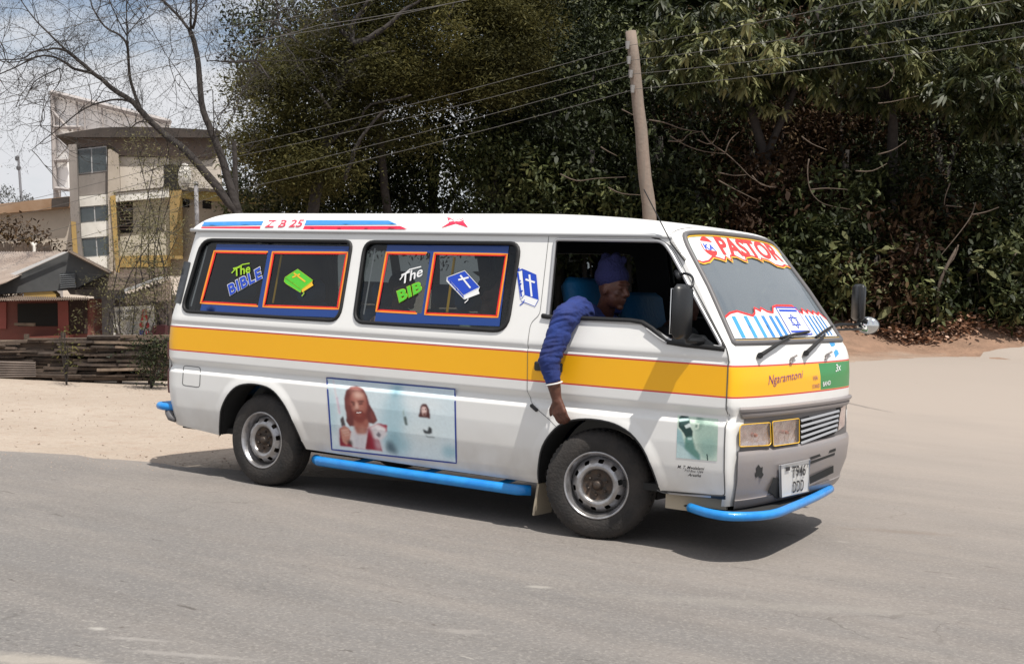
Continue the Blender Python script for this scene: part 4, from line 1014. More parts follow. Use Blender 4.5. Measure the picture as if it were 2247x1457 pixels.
# hanging hand: palm, four fingers of different length curling in, thumb off the side
d=(KN-WR); d/=np.linalg.norm(d); side=np.array([1.,0,.05]); side-=d*(side@d); side/=np.linalg.norm(side); out=np.cross(d,side)
if out[1]>0: out=-out
capsule(mb,WR,.029,WR+d*.02,.028)
for q in (-1,-.33,.33,1): capsule(mb,WR+d*.015+side*q*.014,.019,KN+side*q*.034,.0160)
fl=[.062,.074,.078,.068]
for k,q in enumerate((1,.36,-.3,-.95)):
    a0=KN+side*q*.035; f1=(d*.88-out*.38); f1/=np.linalg.norm(f1); f2=(d*.55-out*.75-side*.15); f2/=np.linalg.norm(f2); f3=(d*.25-out*.9-side*.25); f3/=np.linalg.norm(f3)
    a1=a0+f1*fl[k]*.55; a2=a1+f2*fl[k]*.36; a3=a2+f3*fl[k]*.26
    capsule(mb,a0,.0138,a1,.0122,8); capsule(mb,a1,.0122,a2,.0108,8); capsule(mb,a2,.0108,a3,.0092,8)
t0=WR+d*.03-side*.022; t1=t0-side*.032+d*.030; t2=t1-side*.014+d*.030-out*.008
capsule(mb,t0,.016,t1,.0135,8); capsule(mb,t1,.013,t2,.010,8)
remesh(mb,'body',skin,drv,.0062,2)
mb=MB(); capsule(mb,CB+np.array([0,0,.0]),.125,chest,.165); capsule(mb,chest,.16,pel+np.array([0,0,.05]),.16); capsule(mb,CB+np.array([0,0,-.03]),.10,SF,.085)
capsule(mb,CB,.09,SH,.086); capsule(mb,SH,.088,OV,.078); capsule(mb,OV,.078,OV+(EL-OV)*.5,.071); capsule(mb,OV+(EL-OV)*.5,.071,EL,.066); capsule(mb,EL,.062,EL+(WR-EL)*.44,.052); capsule(mb,SF,.08,E2,.062); capsule(mb,E2,.06,E2+(W2-E2)*.7,.045)
rr_=random.Random(3)
def ringfold(c,ax,r,th,tilt):
    ax=ax/np.linalg.norm(ax); a_=np.cross(ax,[0,1.,0]); a_/=np.linalg.norm(a_); b_=np.cross(ax,a_)
    P=[c+r*(math.cos(t)*a_+math.sin(t)*b_)+ax*tilt*math.cos(t+rr_.uniform(-.2,.2)) for t in np.linspace(0,2*math.pi,18,False)]
    mb.tube(P,th,6,closed=True)
for k in range(6):
    t=.12+k*.15; c=OV+(EL-OV)*t; ringfold(c,EL-OV,.062-.006*t,rr_.uniform(.004,.008),rr_.uniform(-.05,.05))
for k in range(3): ringfold(EL+(WR-EL)*(.08+k*.12),WR-EL,  .053-.002*k,.006,rr_.uniform(-.02,.02))
sho=remesh(mb,'shirt',shirt,drv,.0065,2)
from mathutils import noise as mnoise
ax_=Vector(EL-OV).normalized(); sx_=Vector((1,0,0))
nn_s=[v_.normal.copy() for v_ in sho.data.vertices]
for v_,vn_ in zip(sho.data.vertices,nn_s):      # creases running slantwise round the sleeve
    p=v_.co; t=p.dot(ax_); q=Vector((p.x*9+t*6,p.y*9,t*30+p.x*14)); k=mnoise.noise(q)+.5*mnoise.noise(q*2.1)
    v_.co=v_.co+vn_*(.011*(abs(k)*-1.+.25))
mb=MB(); cpos=EL+(WR-EL)*.56; tv=(WR-EL)/np.linalg.norm(WR-EL); a_=np.cross(tv,[0,1.,0]); a_/=np.linalg.norm(a_); b_=np.cross(tv,a_)
mb.tube([cpos+tv*.012+(.0505*math.cos(t)*a_+.050*math.sin(t)*b_) for t in np.linspace(0,2*math.pi,20,False)],.0045,6,closed=True); mb.build('cuff',cuff,drv,smooth=True)
mb=MB(); mb.tube([CB+np.array([.02,0,.10])+.085*np.array([math.cos(t),math.sin(t)*.95,.25*math.cos(t)]) for t in np.linspace(0,2*math.pi,20,False)],.02,8,closed=True); mb.build('collar',shirt,drv,smooth=True)
mb=MB(); ell(mb,H+np.array([-.012,0,.075]),(.112,.092,.088)); ell(mb,H+np.array([-.02,0,.14]),(.085,.075,.06)); 
for a,b,c_,r in ((-.06,.0,.19,.03),(.02,-.02,.19,.028),(-.01,.04,.195,.03),(.05,.02,.175,.026)): ell(mb,H+np.array([a,b,c_]),(r,r,r))
remesh(mb,'hat',hatm,drv,.010,2)
mb=MB(); 
for s in (-.1,.1):
    K=np.array([2.98,.47+s*1.2,.86]); capsule(mb,pel+np.array([0,s,-.01]),.10,K,.072); capsule(mb,K,.07,np.array([3.12,.47+s*1.2,.47]),.05)
remesh(mb,'trousers',trs,drv,.014,1)
def passenger(x,y,col,label,hat=None,hy=0,lean=0):
    e=tag(empty('person',(x,y,.74)),label,'person','passengers seated inside the minibus')
    H=np.array([x-.10+lean,y,1.40]); P_=np.array([x-.06,y,.84]); CB=np.array([x-.15+lean,y,1.20])
    mb=MB(); head(mb,H,hy,0); capsule(mb,H+np.array([-.02,0,-.05]),.053,CB,.06); capsule(mb,CB,.10,P_+np.array([0,0,.1]),.13); ell(mb,P_,(.15,.18,.12))
    hands=[]
    for s in (-1,1):
        S0=CB+np.array([0,s*.18,-.03]); E0=S0+np.array([.08,s*.03,-.27]); W0=E0+np.array([.24,-s*.06,-.03]); capsule(mb,CB,.07,S0,.055); capsule(mb,S0,.052,E0,.042); capsule(mb,E0,.042,W0,.028)
        capsule(mb,W0,.03,W0+np.array([.06,-s*.01,-.015]),.032)
        for f in range(4): a0=W0+np.array([.075,-s*.01+(f-1.5)*.019,-.015]); capsule(mb,a0,.011,a0+np.array([.04,0,-.012]),.010,8); capsule(mb,a0+np.array([.04,0,-.012]),.010,a0+np.array([.055,0,-.035]),.008,8)
        a0=W0+np.array([.02,-s*.035,0]); capsule(mb,a0,.013,a0+np.array([.045,-s*.02,-.005]),.010,8)
        K=P_+np.array([.40,s*.10,.03]); capsule(mb,P_+np.array([0,s*.09,0]),.09,K,.062); A=np.array([K[0]+.04,K[1],.44]); capsule(mb,K,.058,A,.038); capsule(mb,A,.035,A+np.array([.13,0,-.02]),.03)
        hands.append((S0,E0,W0,K,A))
    remesh(mb,'body',skin,e,.0095,1)
    mb=MB(); capsule(mb,CB+np.array([0,0,-.04]),.125,P_+np.array([0,0,.12]),.155); ell(mb,P_+np.array([0,0,.04]),(.165,.19,.12))
    for S0,E0,W0,K,A in hands: capsule(mb,CB+np.array([0,0,-.03]),.09,S0,.072); capsule(mb,S0,.07,E0,.058)
    remesh(mb,'shirt',mat('shirt_cloth',col,.85,bump=(20,.6),var=(18,tuple(c*.6 for c in col),.6)),e,.013,2)
    mb=MB()
    for S0,E0,W0,K,A in hands: capsule(mb,P_+np.array([0,(K[1]-P_[1])*.9,-.01]),.10,K,.072); capsule(mb,K,.068,A,.05)
    remesh(mb,'trousers',trs,e,.016,1)
    mb=MB(); ell(mb,H+np.array([-.018,0,.045]),(.098,.083,.093)); remesh(mb,'hair',mat('black_hair',(.01,.009,.008),.95,bump=(120,1.)) if not hat else hat,e,.010,1)
passenger(1.02,.42,(.42,.26,.22),'passenger in a patterned pink top beside the gap in the middle window')
passenger(1.76,.44,(.16,.24,.20),'passenger in a grey green shirt behind the pane with the blue book')
passenger(2.62,1.22,(.03,.03,.035),'dark clothed passenger on the far front seat beside the one in the hat',None,.3,.12)
# ------------------------------------------------------------------ ground
F2=np.array([-math.sin(YAW),math.cos(YAW)]); R2=np.array([math.cos(YAW),math.sin(YAW)])
def ss(a,b,x):
    t=np.clip((np.asarray(x,float)-a)/(b-a),0,1); return t*t*(3-2*t)
def hgt(x,y):
    """ground height: flat round the road, rising gently towards the far right, then an earth bank"""
    x=np.asarray(x,float); y=np.asarray(y,float); dx,dy=x-CC[0],y-CC[1]
    D=dx*F2[0]+dy*F2[1]; Lt=dx*R2[0]+dy*R2[1]; a=Lt/np.maximum(D,1.)
    h=.50*ss(11,24,D)*ss(-.05,.16,a)
    edge=23.3+.35*np.sin(Lt*1.1)+.25*np.sin(Lt*2.7+1)
    h=h+(.75*ss(edge,edge+3.2,D)+.05*np.sin(x*2.3)*np.sin(y*1.9)*ss(23,26,D))*ss(.10,.2,a)
    h=h+.012*np.sin(x*1.7+.5)*np.sin(y*1.3)*ss(9.8,13,D)
    return h
def gp(px,py):
    """pixel ray -> ground"""
    z=0.
    for _ in range(30):
        P=onplane(px,py,2,z); z=.6*z+.4*float(hgt(P[0],P[1]))
    return onplane(px,py,2,z)
def sheet(name,m,keep=None,off=0.,D0=.5,D1=400.,step=1.):
    Ds=[D0]
    while Ds[-1]<D1: Ds.append(Ds[-1]+max(.28,Ds[-1]*.018)*step)
    As=np.linspace(-1.5,1.5,260); V=[]
    Dg,Ag=np.meshgrid(Ds,As,indexing='ij'); X=CC[0]+F2[0]*Dg+R2[0]*Ag*(Dg+4); Y=CC[1]+F2[1]*Dg+R2[1]*Ag*(Dg+4)
    Z=hgt(X,Y)+off; n=len(As); m_=len(Ds); V=np.stack([X.ravel(),Y.ravel(),Z.ravel()],1)
    i=np.arange((m_-1)*n).reshape(m_-1,n)[:,:-1].ravel(); F=np.stack([i,i+1,i+n+1,i+n],1)
    return V,F
def noise_mask(N,L,vec,scale,lo,hi,detail=8,rough=.65,stretch=None,rot=0):
    src=vec
    if stretch:
        mp=N.new('ShaderNodeMapping'); mp.inputs['Scale'].default_value=stretch; mp.inputs['Rotation'].default_value=(0,0,rot); L.new(src,mp.inputs[0]); src=mp.outputs[0]
    n=N.new('ShaderNodeTexNoise'); n.inputs['Scale'].default_value=scale; n.inputs['Detail'].default_value=detail; n.inputs['Roughness'].default_value=rough; L.new(src,n.inputs['Vector'])
    r=N.new('ShaderNodeMapRange'); r.inputs[1].default_value=lo; r.inputs[2].default_value=hi; L.new(n.outputs[0],r.inputs[0]); return r.outputs[0]
def spot(N,L,geo,P,rx,ry,rot,soft=.35):
    """soft elliptic patch on the ground round P with a ragged outline"""
    v=N.new('ShaderNodeVectorMath'); v.operation='SUBTRACT'; L.new(geo,v.inputs[0]); v.inputs[1].default_value=(P[0],P[1],0)
    mp=N.new('ShaderNodeMapping'); mp.vector_type='TEXTURE'; mp.inputs['Rotation'].default_value=(0,0,rot); mp.inputs['Scale'].default_value=(rx,ry,50); L.new(v.outputs[0],mp.inputs[0])
    l=N.new('ShaderNodeVectorMath'); l.operation='LENGTH'; L.new(mp.outputs[0],l.inputs[0])
    nz=noise_mask(N,L,geo,7,.3,.7); d=math_(N,L,'ADD',l.outputs[1],math_(N,L,'MULTIPLY',nz,.7))
    r=N.new('ShaderNodeMapRange'); r.inputs[1].default_value=1.35; r.inputs[2].default_value=1.35-soft*2; L.new(d,r.inputs[0]); return r.outputs[0]
def dirt_mat():
    m=bpy.data.materials.new('dirt'); N,L,b=nodes(m); g=N.new('ShaderNodeTexCoord').outputs['Object']
    c=mixc(N,L,noise_mask(N,L,g,.5,.35,.65),(.41,.345,.285),(.35,.285,.23)); c=mixc(N,L,noise_mask(N,L,g,5,.5,.75),c,(.33,.25,.195)); c=mixc(N,L,math_(N,L,'MULTIPLY',noise_mask(N,L,g,38,.56,.70),.6),c,(.56,.48,.40))
    c=mixc(N,L,math_(N,L,'MULTIPLY',noise_mask(N,L,g,22,.60,.68),.6),c,(.20,.15,.12))
    sp=N.new('ShaderNodeSeparateXYZ'); L.new(g,sp.inputs[0]); mr=N.new('ShaderNodeMapRange'); mr.inputs[1].default_value=.42; mr.inputs[2].default_value=.58
    L.new(math_(N,L,'ADD',sp.outputs[2],math_(N,L,'MULTIPLY',noise_mask(N,L,g,1.2,.3,.7),.1)),mr.inputs[0])
    red=mixc(N,L,noise_mask(N,L,g,3,.35,.65),(.30,.185,.125),(.20,.125,.085)); c=mixc(N,L,mr.outputs[0],c,red)
    L.new(c,b.inputs['Base Color']); b.inputs['Roughness'].default_value=.95
    n=N.new('ShaderNodeTexNoise'); n.inputs['Scale'].default_value=14; n.inputs['Detail'].default_value=9; L.new(g,n.inputs['Vector']); bp=N.new('ShaderNodeBump'); bp.inputs['Strength'].default_value=.7; bp.inputs['Distance'].default_value=.05; L.new(n.outputs[0],bp.inputs['Height']); L.new(bp.outputs[0],b.inputs['Normal'])
    return m
def road_mat():
    m=bpy.data.materials.new('asphalt'); N,L,b=nodes(m); g=N.new('ShaderNodeTexCoord').outputs['Object']
    rd=-.36
    c=mixc(N,L,noise_mask(N,L,g,.45,.35,.65),(.146,.139,.136),(.182,.172,.165))
    c=mixc(N,L,math_(N,L,'MULTIPLY',noise_mask(N,L,g,1.1,.45,.62,stretch=(.35,1.6,1),rot=rd),.55),c,(.220,.200,.183))
    c=mixc(N,L,math_(N,L,'MULTIPLY',noise_mask(N,L,g,.8,.48,.60,stretch=(.30,3.0,1),rot=rd),.45),c,(.140,.130,.124))
    c=mixc(N,L,math_(N,L,'MULTIPLY',noise_mask(N,L,g,60,.50,.66),.5),c,(.33,.31,.285)); c=mixc(N,L,math_(N,L,'MULTIPLY',noise_mask(N,L,g,45,.54,.66),.5),c,(.10,.092,.085))
    c=mixc(N,L,math_(N,L,'MULTIPLY',noise_mask(N,L,g,9,.66,.70),.7),c,(.085,.07,.06))
    vn=N.new('ShaderNodeTexVoronoi'); vn.feature='DISTANCE_TO_EDGE'; vn.inputs['Scale'].default_value=.9
    wv=N.new('ShaderNodeTexNoise'); wv.inputs['Scale'].default_value=3.5; wv.inputs['Detail'].default_value=6; L.new(g,wv.inputs['Vector']); vm=N.new('ShaderNodeVectorMath'); vm.operation='MULTIPLY_ADD'; L.new(wv.outputs[1],vm.inputs[0]); vm.inputs[1].default_value=(.55,.55,0); L.new(g,vm.inputs[2]); L.new(vm.outputs[0],vn.inputs['Vector'])
    ck=math_(N,L,'MULTIPLY',math_(N,L,'LESS_THAN',vn.outputs['Distance'],.0045),noise_mask(N,L,g,.6,.52,.62)); c=mixc(N,L,math_(N,L,'MULTIPLY',ck,.55),c,(.085,.078,.072))
    c=mixc(N,L,math_(N,L,'MULTIPLY',noise_mask(N,L,g,5.5,.655,.675,stretch=(.45,1.7,1),rot=rd),.7),c,(.075,.066,.06)); c=mixc(N,L,math_(N,L,'MULTIPLY',noise_mask(N,L,g,4.2,.66,.69,stretch=(.6,2.,1),rot=rd+.1),.5),c,(.36,.34,.31))
    # dust carried over the road from the junction, thicker towards the far verge
    sp=N.new('ShaderNodeSeparateXYZ'); L.new(g,sp.inputs[0])
    q=math_(N,L,'ADD',math_(N,L,'MULTIPLY',sp.outputs[0],F2[0]*.75+R2[0]*.45),math_(N,L,'MULTIPLY',sp.outputs[1],F2[1]*.75+R2[1]*.45))
    du=N.new('ShaderNodeMapRange'); du.inputs[1].default_value=-1.; du.inputs[2].default_value=9.0; L.new(math_(N,L,'ADD',q,math_(N,L,'MULTIPLY',noise_mask(N,L,g,.7,.3,.7,stretch=(.6,1.6,1),rot=rd),2.2)),du.inputs[0])
    c=mixc(N,L,math_(N,L,'MULTIPLY',du.outputs[0],.92),c,(.350,.300,.262))
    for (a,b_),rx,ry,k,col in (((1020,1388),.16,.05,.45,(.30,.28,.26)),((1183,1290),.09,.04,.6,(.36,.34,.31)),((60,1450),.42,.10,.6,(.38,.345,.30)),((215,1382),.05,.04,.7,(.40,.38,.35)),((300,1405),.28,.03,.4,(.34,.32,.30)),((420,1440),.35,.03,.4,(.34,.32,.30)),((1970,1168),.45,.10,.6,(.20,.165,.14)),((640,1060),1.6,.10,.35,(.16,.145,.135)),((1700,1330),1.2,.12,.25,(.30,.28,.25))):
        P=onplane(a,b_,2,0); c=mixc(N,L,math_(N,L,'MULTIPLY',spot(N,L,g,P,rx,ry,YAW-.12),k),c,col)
    L.new(c,b.inputs['Base Color']); b.inputs['Roughness'].default_value=.88; b.inputs['Specular IOR Level'].default_value=.3
    n=N.new('ShaderNodeTexNoise'); n.inputs['Scale'].default_value=90; n.inputs['Detail'].default_value=6; L.new(g,n.inputs['Vector']); bp=N.new('ShaderNodeBump'); bp.inputs['Strength'].default_value=.35; bp.inputs['Distance'].default_value=.01; L.new(n.outputs[0],bp.inputs['Height']); L.new(bp.outputs[0],b.inputs['Normal'])
    return m
V,F=sheet('ground',None); tag(mk('ground',V,F,dirt_mat(),smooth=True),kind='structure')
# asphalt sheet with a worn edge
re=[(-60,-19.5),(-20,-6.2),(-6,-1.35)]+[tuple(onplane(a,b,2,0)[:2]) for a,b in ((0,991),(120,998),(260,1010),(400,1024))]+[(.6,.95),(1.2,1.6),(1.0,4.0),(.5,8.)]+[tuple(gp(a,b)[:2]) for a,b in ((1500,806),(1700,802),(1870,795),(2010,786),(2120,782),(2300,777),(2600,770))]
re=re+[(60,14),(60,-40),(-60,-40)]
re2=[]
for i,p in enumerate(dens(re,.25)):
    j=.06 if -8<p[0]<12 and p[1]>-2 else 0
    re2.append((p[0]+rs.uniform(-j,j),p[1]+rs.uniform(-j,j)))
Vg,Fg=sheet('r',None,off=.004)
g2=[tuple(v[:2]) for v in Vg[::1]]
G=np.array(g2); ins=pip(G,re2); G=G[ins&(np.abs(G[:,0])<59)]
V0=[tuple(p) for p in re2]+[tuple(p) for p in G[rs.rand(len(G))<.55]]
r=delaunay_2d_cdt([Vector((float(a),float(b))) for a,b in V0],[(i,(i+1)%len(re2)) for i in range(len(re2))],[],0,1e-5)
v=np.array([[p.x,p.y] for p in r[0]]); f=np.array([list(t) for t in r[2] if len(t)==3]); f=f[pip(v[f].mean(1),re2)]
a=v[f]; ar=(a[:,1,0]-a[:,0,0])*(a[:,2,1]-a[:,0,1])-(a[:,2,0]-a[:,0,0])*(a[:,1,1]-a[:,0,1]); f[ar<0]=f[ar<0][:,::-1]
tag(mk('road',np.stack([v[:,0],v[:,1],hgt(v[:,0],v[:,1])+.006],1),f,road_mat(),smooth=True),kind='structure')
# ------------------------------------------------------------------ foliage
def attr_mat(name,cols,rough=.6,trans=.25,spec=.4):
    m=bpy.data.materials.new(name); N,L,b=nodes(m); a=N.new('ShaderNodeAttribute'); a.attribute_name='v'
    cr=N.new('ShaderNodeValToRGB'); cr.color_ramp.interpolation='LINEAR'
    while len(cr.color_ramp.elements)<len(cols): cr.color_ramp.elements.new(.5)
    for i,(p,c) in enumerate(cols): cr.color_ramp.elements[i].position=p; cr.color_ramp.elements[i].color=(*c,1)
    L.new(a.outputs['Fac'],cr.inputs[0]); L.new(cr.outputs[0],b.inputs['Base Color']); b.inputs['Roughness'].default_value=rough; b.inputs['Specular IOR Level'].default_value=spec
    t=N.new('ShaderNodeBsdfTranslucent'); L.new(cr.outputs[0],t.inputs[0]); x=N.new('ShaderNodeMixShader'); x.inputs[0].default_value=trans
    o=N['Material Output']; L.new(b.outputs[0],x.inputs[1]); L.new(t.outputs[0],x.inputs[2]); L.new(x.outputs[0],o.inputs[0]); return m
LM={'big':attr_mat('big_leaf',[(0,(.018,.024,.009)),(.45,(.045,.055,.018)),(.75,(.11,.12,.042)),(1,(.25,.245,.11))],.45,.2,.4),
    'dark':attr_mat('dark_leaf',[(0,(.008,.011,.004)),(.5,(.021,.029,.009)),(.8,(.055,.066,.022)),(1,(.14,.15,.06))],.55,.12,.25),
    'brown':attr_mat('brown_leaf',[(0,(.022,.011,.006)),(.5,(.050,.027,.013)),(1,(.12,.080,.038))],.7,.12,.2),
    'acacia':attr_mat('acacia_leaf',[(0,(.034,.034,.012)),(.5,(.078,.074,.024)),(1,(.17,.15,.048))],.7,.35,.2),
    'grey':attr_mat('grey_leaf',[(0,(.05,.052,.05)),(1,(.12,.12,.11))],.7,.3,.2),
    'pale':attr_mat('pale_leaf',[(0,(.08,.085,.03)),(1,(.19,.19,.09))],.6,.3,.3)}
bark=mat('bark',(.030,.025,.024),.95,var=(9,(.055,.047,.043),.8),bump=(18,.9)); bark2=mat('bark_pale',(.12,.092,.07),.9,var=(9,(.07,.05,.04),.8),bump=(18,.6)); bark3=mat('bark_dark',(.028,.022,.020),.95,bump=(18,.6))
def leaves(name,C,m,parent,L0,L1,wid,k,droop,spread,var=None,seed=0,jit=.08):
    """C: (n,3) cluster centres (world). every cluster gets k folded leaf blades radiating and drooping"""
    g=np.random.RandomState(seed); n=len(C); C=np.repeat(np.asarray(C),k,0); N_=len(C)
    th=g.uniform(0,2*math.pi,N_); el=g.uniform(-1,1,N_)*spread-droop
    d=np.stack([np.cos(th)*np.cos(el),np.sin(th)*np.cos(el),np.sin(el)],1); C=C+g.normal(0,jit,(N_,3))
    ln=g.uniform(L0,L1,N_)[:,None]; w=ln*wid*g.uniform(.7,1.2,(N_,1))
    s=np.cross(d,[0,0,1.]); s/=np.linalg.norm(s,axis=1)[:,None]+1e-9; rl=g.uniform(-.9,.9,(N_,1)); u=np.cross(s,d); s2=s*np.cos(rl)+u*np.sin(rl); u2=np.cross(s2,d)
    dz=np.array([0,0,1.]); cur=ln*(.16 if droop>.3 else .08)
    A=C; c1=C+d*ln*.32-dz*cur*.15; c2=C+d*ln*.68-dz*cur*.7; T=C+d*ln-dz*cur*1.8
    V=np.stack([A,c1+s2*w*.9,c1-s2*w*.9,c2+s2*w*.75-dz*w*.2,c2-s2*w*.75-dz*w*.2,T],1).reshape(-1,3); i=np.arange(N_)*6
    F=np.stack([np.stack([i,i+1,i+2],1),np.stack([i+1,i+3,i+4],1),np.stack([i+1,i+4,i+2],1),np.stack([i+3,i+5,i+4],1)],1).reshape(-1,3)
    vv=np.repeat(np.clip((np.repeat(g.beta(1.6,2.2,n) if var is None else var,k)+g.normal(0,.14,N_)),0,1),4)
    return fastmesh(name,V,F,m,parent,vv)
def fastmesh(name,V,F,m,parent,vv=None):
    me=bpy.data.meshes.new(name); n=len(F); q=F.shape[1]
    if parent is not None: V=V-np.array(wloc(parent))
    me.vertices.add(len(V)); me.vertices.foreach_set('co',V.astype(np.float32).ravel()); me.loops.add(n*q); me.loops.foreach_set('vertex_index',F.astype(np.int32).ravel())
    me.polygons.add(n); me.polygons.foreach_set('loop_start',np.arange(0,n*q,q,dtype=np.int32)); me.update(calc_edges=True)
    if vv is not None:
        at=me.attributes.new('v','FLOAT','FACE'); at.data.foreach_set('value',vv.astype(np.float32))
    me.materials.append(m); o=bpy.data.objects.new(name,me); COL.objects.link(o)
    if parent is not None: o.parent=parent
    return o
def limb(mb,P,r0,r1,n=7,wig=0,seed=0):
    P=smooth_path(P,3); m=len(P); g=random.Random(seed)
    P=[np.array(p)+np.array([g.uniform(-wig,wig) for _ in range(3)])*(0 if i in (0,) else 1) for i,p in enumerate(P)]
    mb.tube(P,[r0+(r1-r0)*i/(m-1) for i in range(m)],n)
def twigs(mb,p,d,ln,r,lev,g,tips,bend=.35,n=4,zb=.1):
    """recursive fine branching"""
    P=[np.array(p)]; dd_=np.array(d,float); st=5
    for i in range(st):
        dd_=dd_+np.array([g.gauss(0,bend*.5),g.gauss(0,bend*.5),g.gauss(0,bend*.5)+zb*.3]); dd_/=np.linalg.norm(dd_); P.append(P[-1]+dd_*ln/st)
    mb.tube(P,[r*(1-.6*i/st) for i in range(st+1)],n,cap=False)
    if lev<=0: tips.append(P[-1]); tips.append(P[3]); return
    for k in range(g.choice((2,3,3))):
        i=g.choice((2,3,4,5)); e=dd_+np.array([g.gauss(0,.75),g.gauss(0,.75),g.gauss(0,.7)]); e/=np.linalg.norm(e); twigs(mb,P[i],e,ln*g.uniform(.55,.8),r*.55,lev-1,g,tips,bend,n,zb)
def tree(base,label,group,lobes,leaf,N,cfg,trunk=None,bk=None,seed=0,cat='tree',kind='broadleaf_tree',shell=.55,extra=None):
    """lobes: (centre,(rx,ry,rz)) ; clusters are spread through the lobes' volume, thinned into uneven clumps"""
    root=tag(empty(kind,base),label,cat,group); g=np.random.RandomState(seed); C=[]
    vol=[r[0]*r[1]*r[2] for c,r in lobes]; tot=sum(v**.67 for v in vol)
    for (c,r),v in zip(lobes,vol):
        k=int(N*v**.67/tot); q=g.normal(0,1,(k,3)); q/=np.linalg.norm(q,axis=1)[:,None]; rad=g.uniform(shell**3,1,(k,1))**(1/3); rad*=1+.22*np.sin(q[:,:1]*5+seed)*np.cos(q[:,2:]*6+q[:,1:2]*4)
        C.append(np.array(c)+q*rad*np.array(r))
    C=np.concatenate(C)
    f1=np.sin(C[:,0]*2.6+seed)+np.sin(C[:,1]*2.9+1.3*seed)+np.sin(C[:,2]*3.4+.7*seed)+.8*np.sin(C[:,0]*6.1+C[:,2]*5.3); C=C[f1>cfg.get('thin',-1.1)]
    C=C[C[:,2]>base[2]+cfg.get('zmin',.1)]
    nz=np.clip(.42+.16*(np.sin(C[:,0]*1.9+seed*2)+np.sin(C[:,2]*2.3+C[:,1]*1.7))+g.normal(0,.13,len(C)),0,1)*cfg.get('vs',1)
    leaves('crown',C,LM[leaf],root,cfg['L'][0],cfg['L'][1],cfg['w'],cfg['k'],cfg.get('droop',.5),cfg.get('spread',.6),nz,seed,cfg.get('jit',.1))
    mb=MB(); rg=random.Random(seed)
    if trunk: 
        for P,r0,r1 in trunk: limb(mb,P,r0,r1,8,.02,seed)
    else:
        b=np.array(base,float); top=np.array(lobes[0][0],float); limb(mb,[b-np.array([0,0,.15]),b+(top-b)*.45+np.array([rg.uniform(-.3,.3),rg.uniform(-.3,.3),0]),top],cfg.get('tr',.16),.05,8)
        for c,r in lobes[1:]:
            s=b+(top-b)*rg.uniform(.3,.7); limb(mb,[s,(s+np.array(c))/2+np.array([0,0,rg.uniform(0,.4)]),np.array(c)],cfg.get('tr',.16)*.5,.025,6)
    if extra: extra(mb)
    mb.build('trunk',bk or bark,root,smooth=True); return root
BIG=dict(L=(.13,.28),w=.135,k=15,droop=.5,spread=.55,jit=.035,thin=-.15)
MID=dict(L=(.06,.14),w=.22,k=13,droop=.25,spread=1.0,jit=.11,thin=-.9)
FIN=dict(L=(.05,.11),w=.15,k=24,droop=.0,spread=.8,jit=.17,thin=-1.3)
def at(px,py,D): 
    P=atd(px,py,D); return P
def gbase(px,D): # ground point at camera depth D in the direction of pixel column px
    P=atd(px,700,D); return np.array([P[0],P[1],float(hgt(P[0],P[1]))-.02])
def lobe(px,py,D,rx,rz,ry=None): return (tuple(atd(px,py,D)),(rx,ry or rx,rz))
GR='trees crowding the bank on the right'
# large leaved trees on the right (pixel positions measured, real depth)
tree(gbase(1650,26.5),'big leaved tree drooping over the power lines just right of the wooden pole',GR,[lobe(1600,110,25.6,1.7,.9),lobe(1500,60,25.5,1.0,.55),lobe(1720,40,26,1.6,.8),lobe(1540,170,25.2,1.1,.45),lobe(1700,190,25.6,1.2,.45)],'big',1100,dict(BIG,vs=1.35),seed=1,trunk=[([gbase(1720,27),atd(1715,500,27),atd(1650,250,26.3),atd(1600,90,25.8)],.16,.05),([atd(1680,350,26.5),atd(1760,150,26.2),atd(1800,10,26)],.08,.03)])
tree(gbase(1960,27),'big leaved tree with pale drooping leaf bunches at the top right',GR,[lobe(1930,60,25.6,1.6,.7),lobe(2080,40,25.8,1.5,.6),lobe(1850,110,25.4,1.1,.5),lobe(2060,150,25.5,1.1,.55),lobe(1960,180,26.5,1.2,.6)],'big',1000,dict(BIG,vs=1.3),seed=2,trunk=[([gbase(1980,27.3),atd(1960,450,27),atd(1950,200,26.4),atd(1890,60,26)],.17,.05),([atd(1955,260,26.5),atd(1900,120,26),atd(1880,40,25.8)],.07,.03)])
tree(gbase(2230,26),'big leaved tree on the right picture edge with loose yellowish bunches',GR,[lobe(2200,60,25.0,1.3,.7),lobe(2150,200,24.9,1.0,.5),lobe(2240,250,25,.9,.5)],'big',560,dict(BIG,vs=1.25),seed=3,trunk=[([gbase(2330,26),atd(2300,400,26),atd(2230,150,25.4)],.13,.05)])
# dark middle layer
k=0
for px,py,D,rx,rz,lf,N in ((1230,260,28,2.1,2.0,'dark',1500),(1450,300,28.5,2.2,2.3,'dark',1500),(1660,330,29,2.2,2.2,'brown',1300),(1860,330,29,2.2,2.2,'brown',1300),(2060,320,28.5,2.1,2.1,'dark',1400),(2260,330,28.5,2.1,2.1,'dark',1400)):
    lab=['dark leafy tree behind the wires between the thorny crowns and the wooden pole','dark leafy tree directly behind the leaning wooden pole','brown shaded tree below the bright bunches above the minibus windscreen','brown shaded tree above the round mirror of the minibus','dark green tree with sky gaps right of the round mirror','dark green tree filling the right picture edge'][k]
    tree(gbase(px,D+.6),lab,GR,[lobe(px,py,D,rx,rz),lobe(px-90,py+90,D-.6,1.2,1.1),lobe(px+80,py-120,D+.4,1.4,1.2),lobe(px+60,py+140,D-.3,1.3,1.0),lobe(px-30,py-210,D+.8,1.6,1.1)],lf,N,dict(MID,vs=(1.0 if lf=='dark' else .9),tr=.13,thin=-1.0),seed=11+k,shell=.3); k+=1
